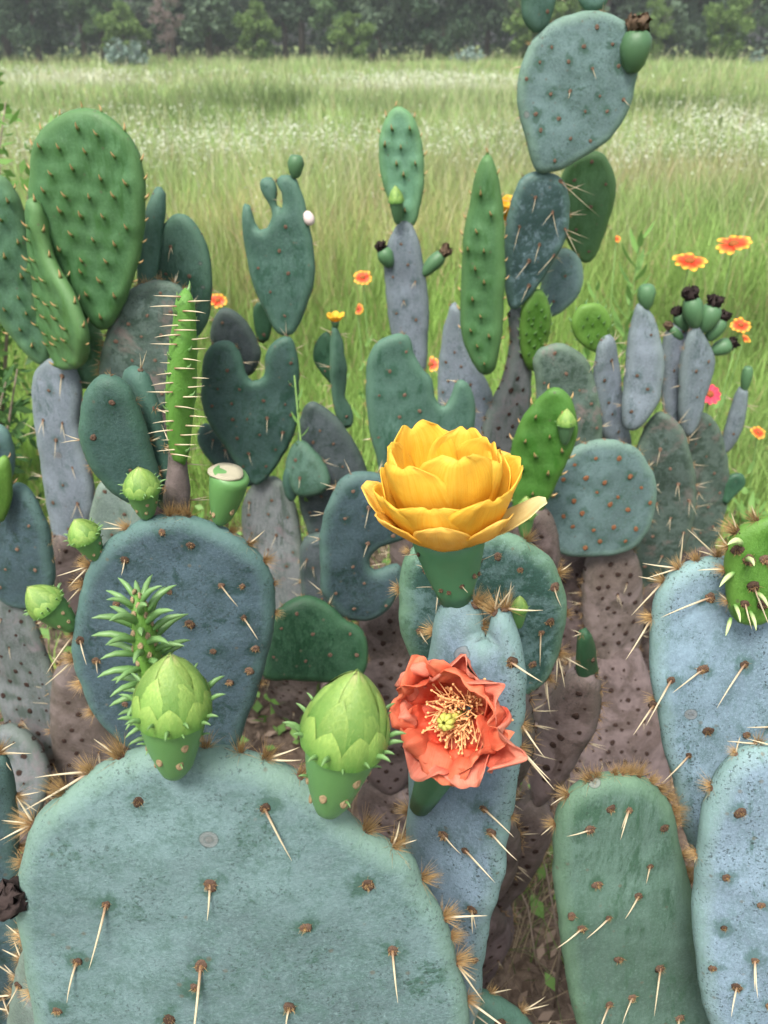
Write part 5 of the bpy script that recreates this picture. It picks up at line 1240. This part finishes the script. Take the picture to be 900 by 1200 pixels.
pad_px('S3', p, [(650,965),(664,931),(690,912),(730,905),(765,917),(786,945),(797,985),(810,1040),(819,1090),(836,1160),(842,1240),(805,1320),(755,1345),(708,1295),(676,1200),(656,1100),(648,1020)], (735,1100), 0.44, 'sagegreen', yaw=6, lean=10, near=True, lat=False, T=.024,
       face=[(685,958,[(656,960)]),(730,937,S),(709,935,S),(772,960,S),(755,1003,S),(741,1036,[(723,1056)]),(707,1060,[(678,1076)]),(676,1073,[(644,1088)]),(767,1120,[(749,1156)]),(735,1155,[(715,1173)]),(708,1163,[(684,1192)]),(695,1025,S),(665,1060,S),(720,1110,S),(790,1180,S)],
       rim=[(666,933,[(640,938)],True),(652,965,[(630,975)],True),(690,912,S,True),(703,909,S,True),(716,906,S,True),(728,905,S,True),(740,907,S,True),(752,911,S,True),(764,918,S,True),(773,927,S,True),(781,938,S,True),(787,948,S,True),(792,965,S,False),(799,1000,S,True),(803,1020,S,True),(808,1035,S,True),(813,1060,[(800,1095)],True),(817,1080,S,True),(822,1110,S,True),(830,1140,S,True)])
stem(p, on('S3', 750, 1335), .15)

# ------------------------------------------------------------------ wildflowers among the grass
ME_BP = None
def blanket(px, py, d, dia, label, tilt=0.5, half=False, mat='blanket'):
    global ME_BP
    c = atD(px, py, d); g = Vector((c.x + random.uniform(-.05, .05), c.y + random.uniform(0, .08), 0)); g.z = float(gz(np.array(g.x), np.array(g.y)))
    t = empty('blanket_flower', g, label, 'wildflower', 'wildflowers beside the cactus patch')
    V, F, T = tube([(0, 0, -.02), (c - g) * .5 + Vector((.015, 0, 0)), c - g], [.0028, .0022, .0018], 6); mesh_obj('stem', V, F, M['stem'], t)
    s = dia / 2; hm = axis_frame(c - g, Vector((random.uniform(-.2, .2), -tilt, 1)))
    dv = lathe([(.30, -.05), (.34, .06), (.25, .17), (.05, .22)], 12, .1, 3)
    hd = mesh_obj('flower_head', dv[0], dv[1], M['blanket_disc'], t, hm @ Matrix.Diagonal((s, s, s, 1)), {'t': dv[2]})
    first = None
    for k in range(11 if not half else 6):
        ph = k * 2 * math.pi / 11
        if mat == 'blanket' and ME_BP is not None: link('petal', ME_BP, hd, Matrix.Rotation(ph, 4, 'Z') @ Matrix.Rotation(random.uniform(-.2, .2), 4, 'X'))
        else:
            o = petal(hd, Matrix.Rotation(ph, 4, 'Z'), 0, prof_arc(.80, 8, -6, .22, 6), .24, M[mat], 5, cup=.2, ruf=.05)
            o.modifiers.clear()
            if mat == 'blanket': ME_BP = o.data
    for k in range(4):
        f = .2 + .15 * k; a = k * 2.4; b = (c - g) * f
        link('leaf', ME_WL, t, place(b, Vector((math.cos(a), math.sin(a), .5)), .05, Vector((0, 0, -1))))
def wl():
    V, F, S = [], [], []
    for i in range(6):
        s = i / 5; w_ = .13 * math.sin(math.pi * min(.97, .12 + s * .86)) 
        for t in (-1, 0, 1): V.append(Vector((t * w_, -.25 * s * s + (.03 if t else 0), s))); S.append(s)
    for i in range(5):
        for j in range(2): F.append((i * 3 + j, i * 3 + j + 1, i * 3 + j + 4, i * 3 + j + 3))
    return V, F, S
ME_WL = me_from('leaf', wl(), [M['weed']])
blanket(425, 325, 2.6, .060, 'orange red blanket flower in the grass right of the chewed pad', .7)
blanket(419, 362, 2.5, .036, 'small closed orange blanket flower just below the open one', 1.6, True)
blanket(808, 306, 2.3, .098, 'red and yellow blanket flower seen edge on above the fruit cluster', .25)
blanket(860, 286, 2.5, .104, 'farthest red and yellow blanket flower beyond the fruit cluster', .3)
blanket(868, 381, 2.1, .052, 'orange blanket flower right beside the dark tipped fruits', .4)
blanket(872, 396, 2.2, .040, 'smaller orange flower under the one beside the fruits', .3, True)
blanket(505, 427, 2.2, .048, 'red blanket flower between the green torn pad and lilac pad', 1.0, True)
blanket(888, 507, 2.2, .042, 'small orange blanket flower in the grass beyond the rightmost fruit', .5)
blanket(255, 352, 2.2, .052, 'orange blanket flower peeping over the dark plum pad', .6)
blanket(391, 378, 2.4, .03, 'tiny orange flower behind the slim upright pad', .8, True)
blanket(722, 280, 2.4, .026, 'tiny orange blanket flower right of the green back pad', .6, True)
blanket(832, 462, 1.75, .050, 'pinkish red flower beside the lowest fruit pads', 1.0, False, 'redpetal')
# leafy weed behind the right cluster
def weed(px, py, d, label, n, leafL, seed):
    rd = random.Random(seed); c = atD(px, py, d); g = Vector((c.x, c.y + .05, 0)); t = empty('leafy_weed', g, label, 'weed')
    V, F, T = tube([(0, 0, -.02), (c - g) * .5 + Vector((.01, 0, 0)), c - g], [.004, .003, .0015], 6); mesh_obj('stem', V, F, M['stem'], t)
    for k in range(n):
        f = .35 + .65 * k / n; a = k * 2.4; link('leaf', ME_WL, t, place((c - g) * f + Vector((.01 * math.sin(f * 3.1), 0, 0)), Vector((math.cos(a), math.sin(a), .9 - .2 * f)), leafL * rd.uniform(.8, 1.2) * (1.15 - .55 * f), Vector((0, 0, -1))))
weed(752, 272, 2.2, 'tall weed with narrow pointed leaves behind the lilac grey pads', 30, .12, 2)
weed(700, 330, 2.5, 'short leafy weed in the grass behind the green back pad', 16, .09, 3)
weed(790, 400, 1.9, 'narrow leaved weed growing among the fruit bearing pads', 14, .07, 4)
weed(345, 440, 1.27, 'feathery weed climbing past the heart shaped teal pad', 26, .035, 5)
weed(880, 600, 2.3, 'broad leaved weed in the grass right of the mottled pads', 12, .10, 6)
# dry stalks among the trunks
def stalk(a, b, label, r=.003):
    A = Vector(a); t = (Vector(b) - A); m_ = t * .5 + Vector((.012, .01, 0))
    V, F, T = tube([(0, 0, 0), m_ * .5, m_, t], [r, r * .9, r * .8, r * .4], 6); o = mesh_obj('dry_stalk', V, F, M['twig'], None, Matrix.Translation(A), {'t': T}); tag(o, label, 'stalk', 'dry stalks among the trunks')
def gnd(px, py):
    r = ray(px, py); q = CAM + r * (CH / -r.z); return (q.x, q.y, 0.0)
stalk(gnd(650, 1180), tuple(atY(668, 770, .74)), 'long dry stalk leaning beside the mottled brown trunk', .0028)
stalk(gnd(660, 1130), tuple(atY(600, 905, .80)), 'thin dry stalk standing right of the flower bearing pad', .0018)
stalk(gnd(630, 1140), tuple(atY(592, 1000, .80)), 'short dry stalk at the foot of the brown trunk', .0018)
n = 900
q = np.stack([rng.normal(.22, .10, n), rng.normal(.95, .14, n), np.zeros(n)], 1)
V = np.zeros((n, 3, 3)); h = rng.uniform(.05, .22, n); a = rng.uniform(0, 6.28, n); l = rng.uniform(.2, .9, n) * h
V[:, 0] = q - np.stack([np.cos(a) * .0012, np.sin(a) * .0012, np.zeros(n)], 1); V[:, 1] = q + np.stack([np.cos(a) * .0012, np.sin(a) * .0012, np.zeros(n)], 1)
V[:, 2] = q + np.stack([np.cos(a + 1.5) * l, np.sin(a + 1.5) * l, h], 1)
cc = np.where(rng.random((n, 1)) < .65, np.array([[.36, .29, .19]]), np.array([[.14, .24, .06]])) * rng.uniform(.7, 1.2, (n, 1))
tag(link('dry_grass', big_mesh('dry_grass', V.reshape(-1, 3), np.arange(3 * n).reshape(-1, 3), M['grass'], cols=np.repeat(cc, 3, 0))), 'wispy dry grass at the foot of the brown trunk', 'grass', kind='stuff')

# ------------------------------------------------------------------ humid air
hv = [(x, y, z) for z in (-1.5, 14.0) for y in (-14.0, 100.0) for x in (-90.0, 90.0)]
hf = [(0, 2, 3, 1), (4, 5, 7, 6), (0, 1, 5, 4), (2, 6, 7, 3), (0, 4, 6, 2), (1, 3, 7, 5)]
hm_, hnt, hout = mat_new('humid_air')
pv = N(hnt, 'ShaderNodeVolumePrincipled'); pv.inputs['Color'].default_value = (0.86, 0.91, 0.94, 1); pv.inputs['Density'].default_value = 0.0017; pv.inputs['Anisotropy'].default_value = 0.2
hnt.links.new(pv.outputs[0], hout.inputs['Volume'])
tag(mesh_obj('haze', hv, hf, hm_, smooth=False), 'thin humid haze over the meadow', 'haze', kind='stuff')
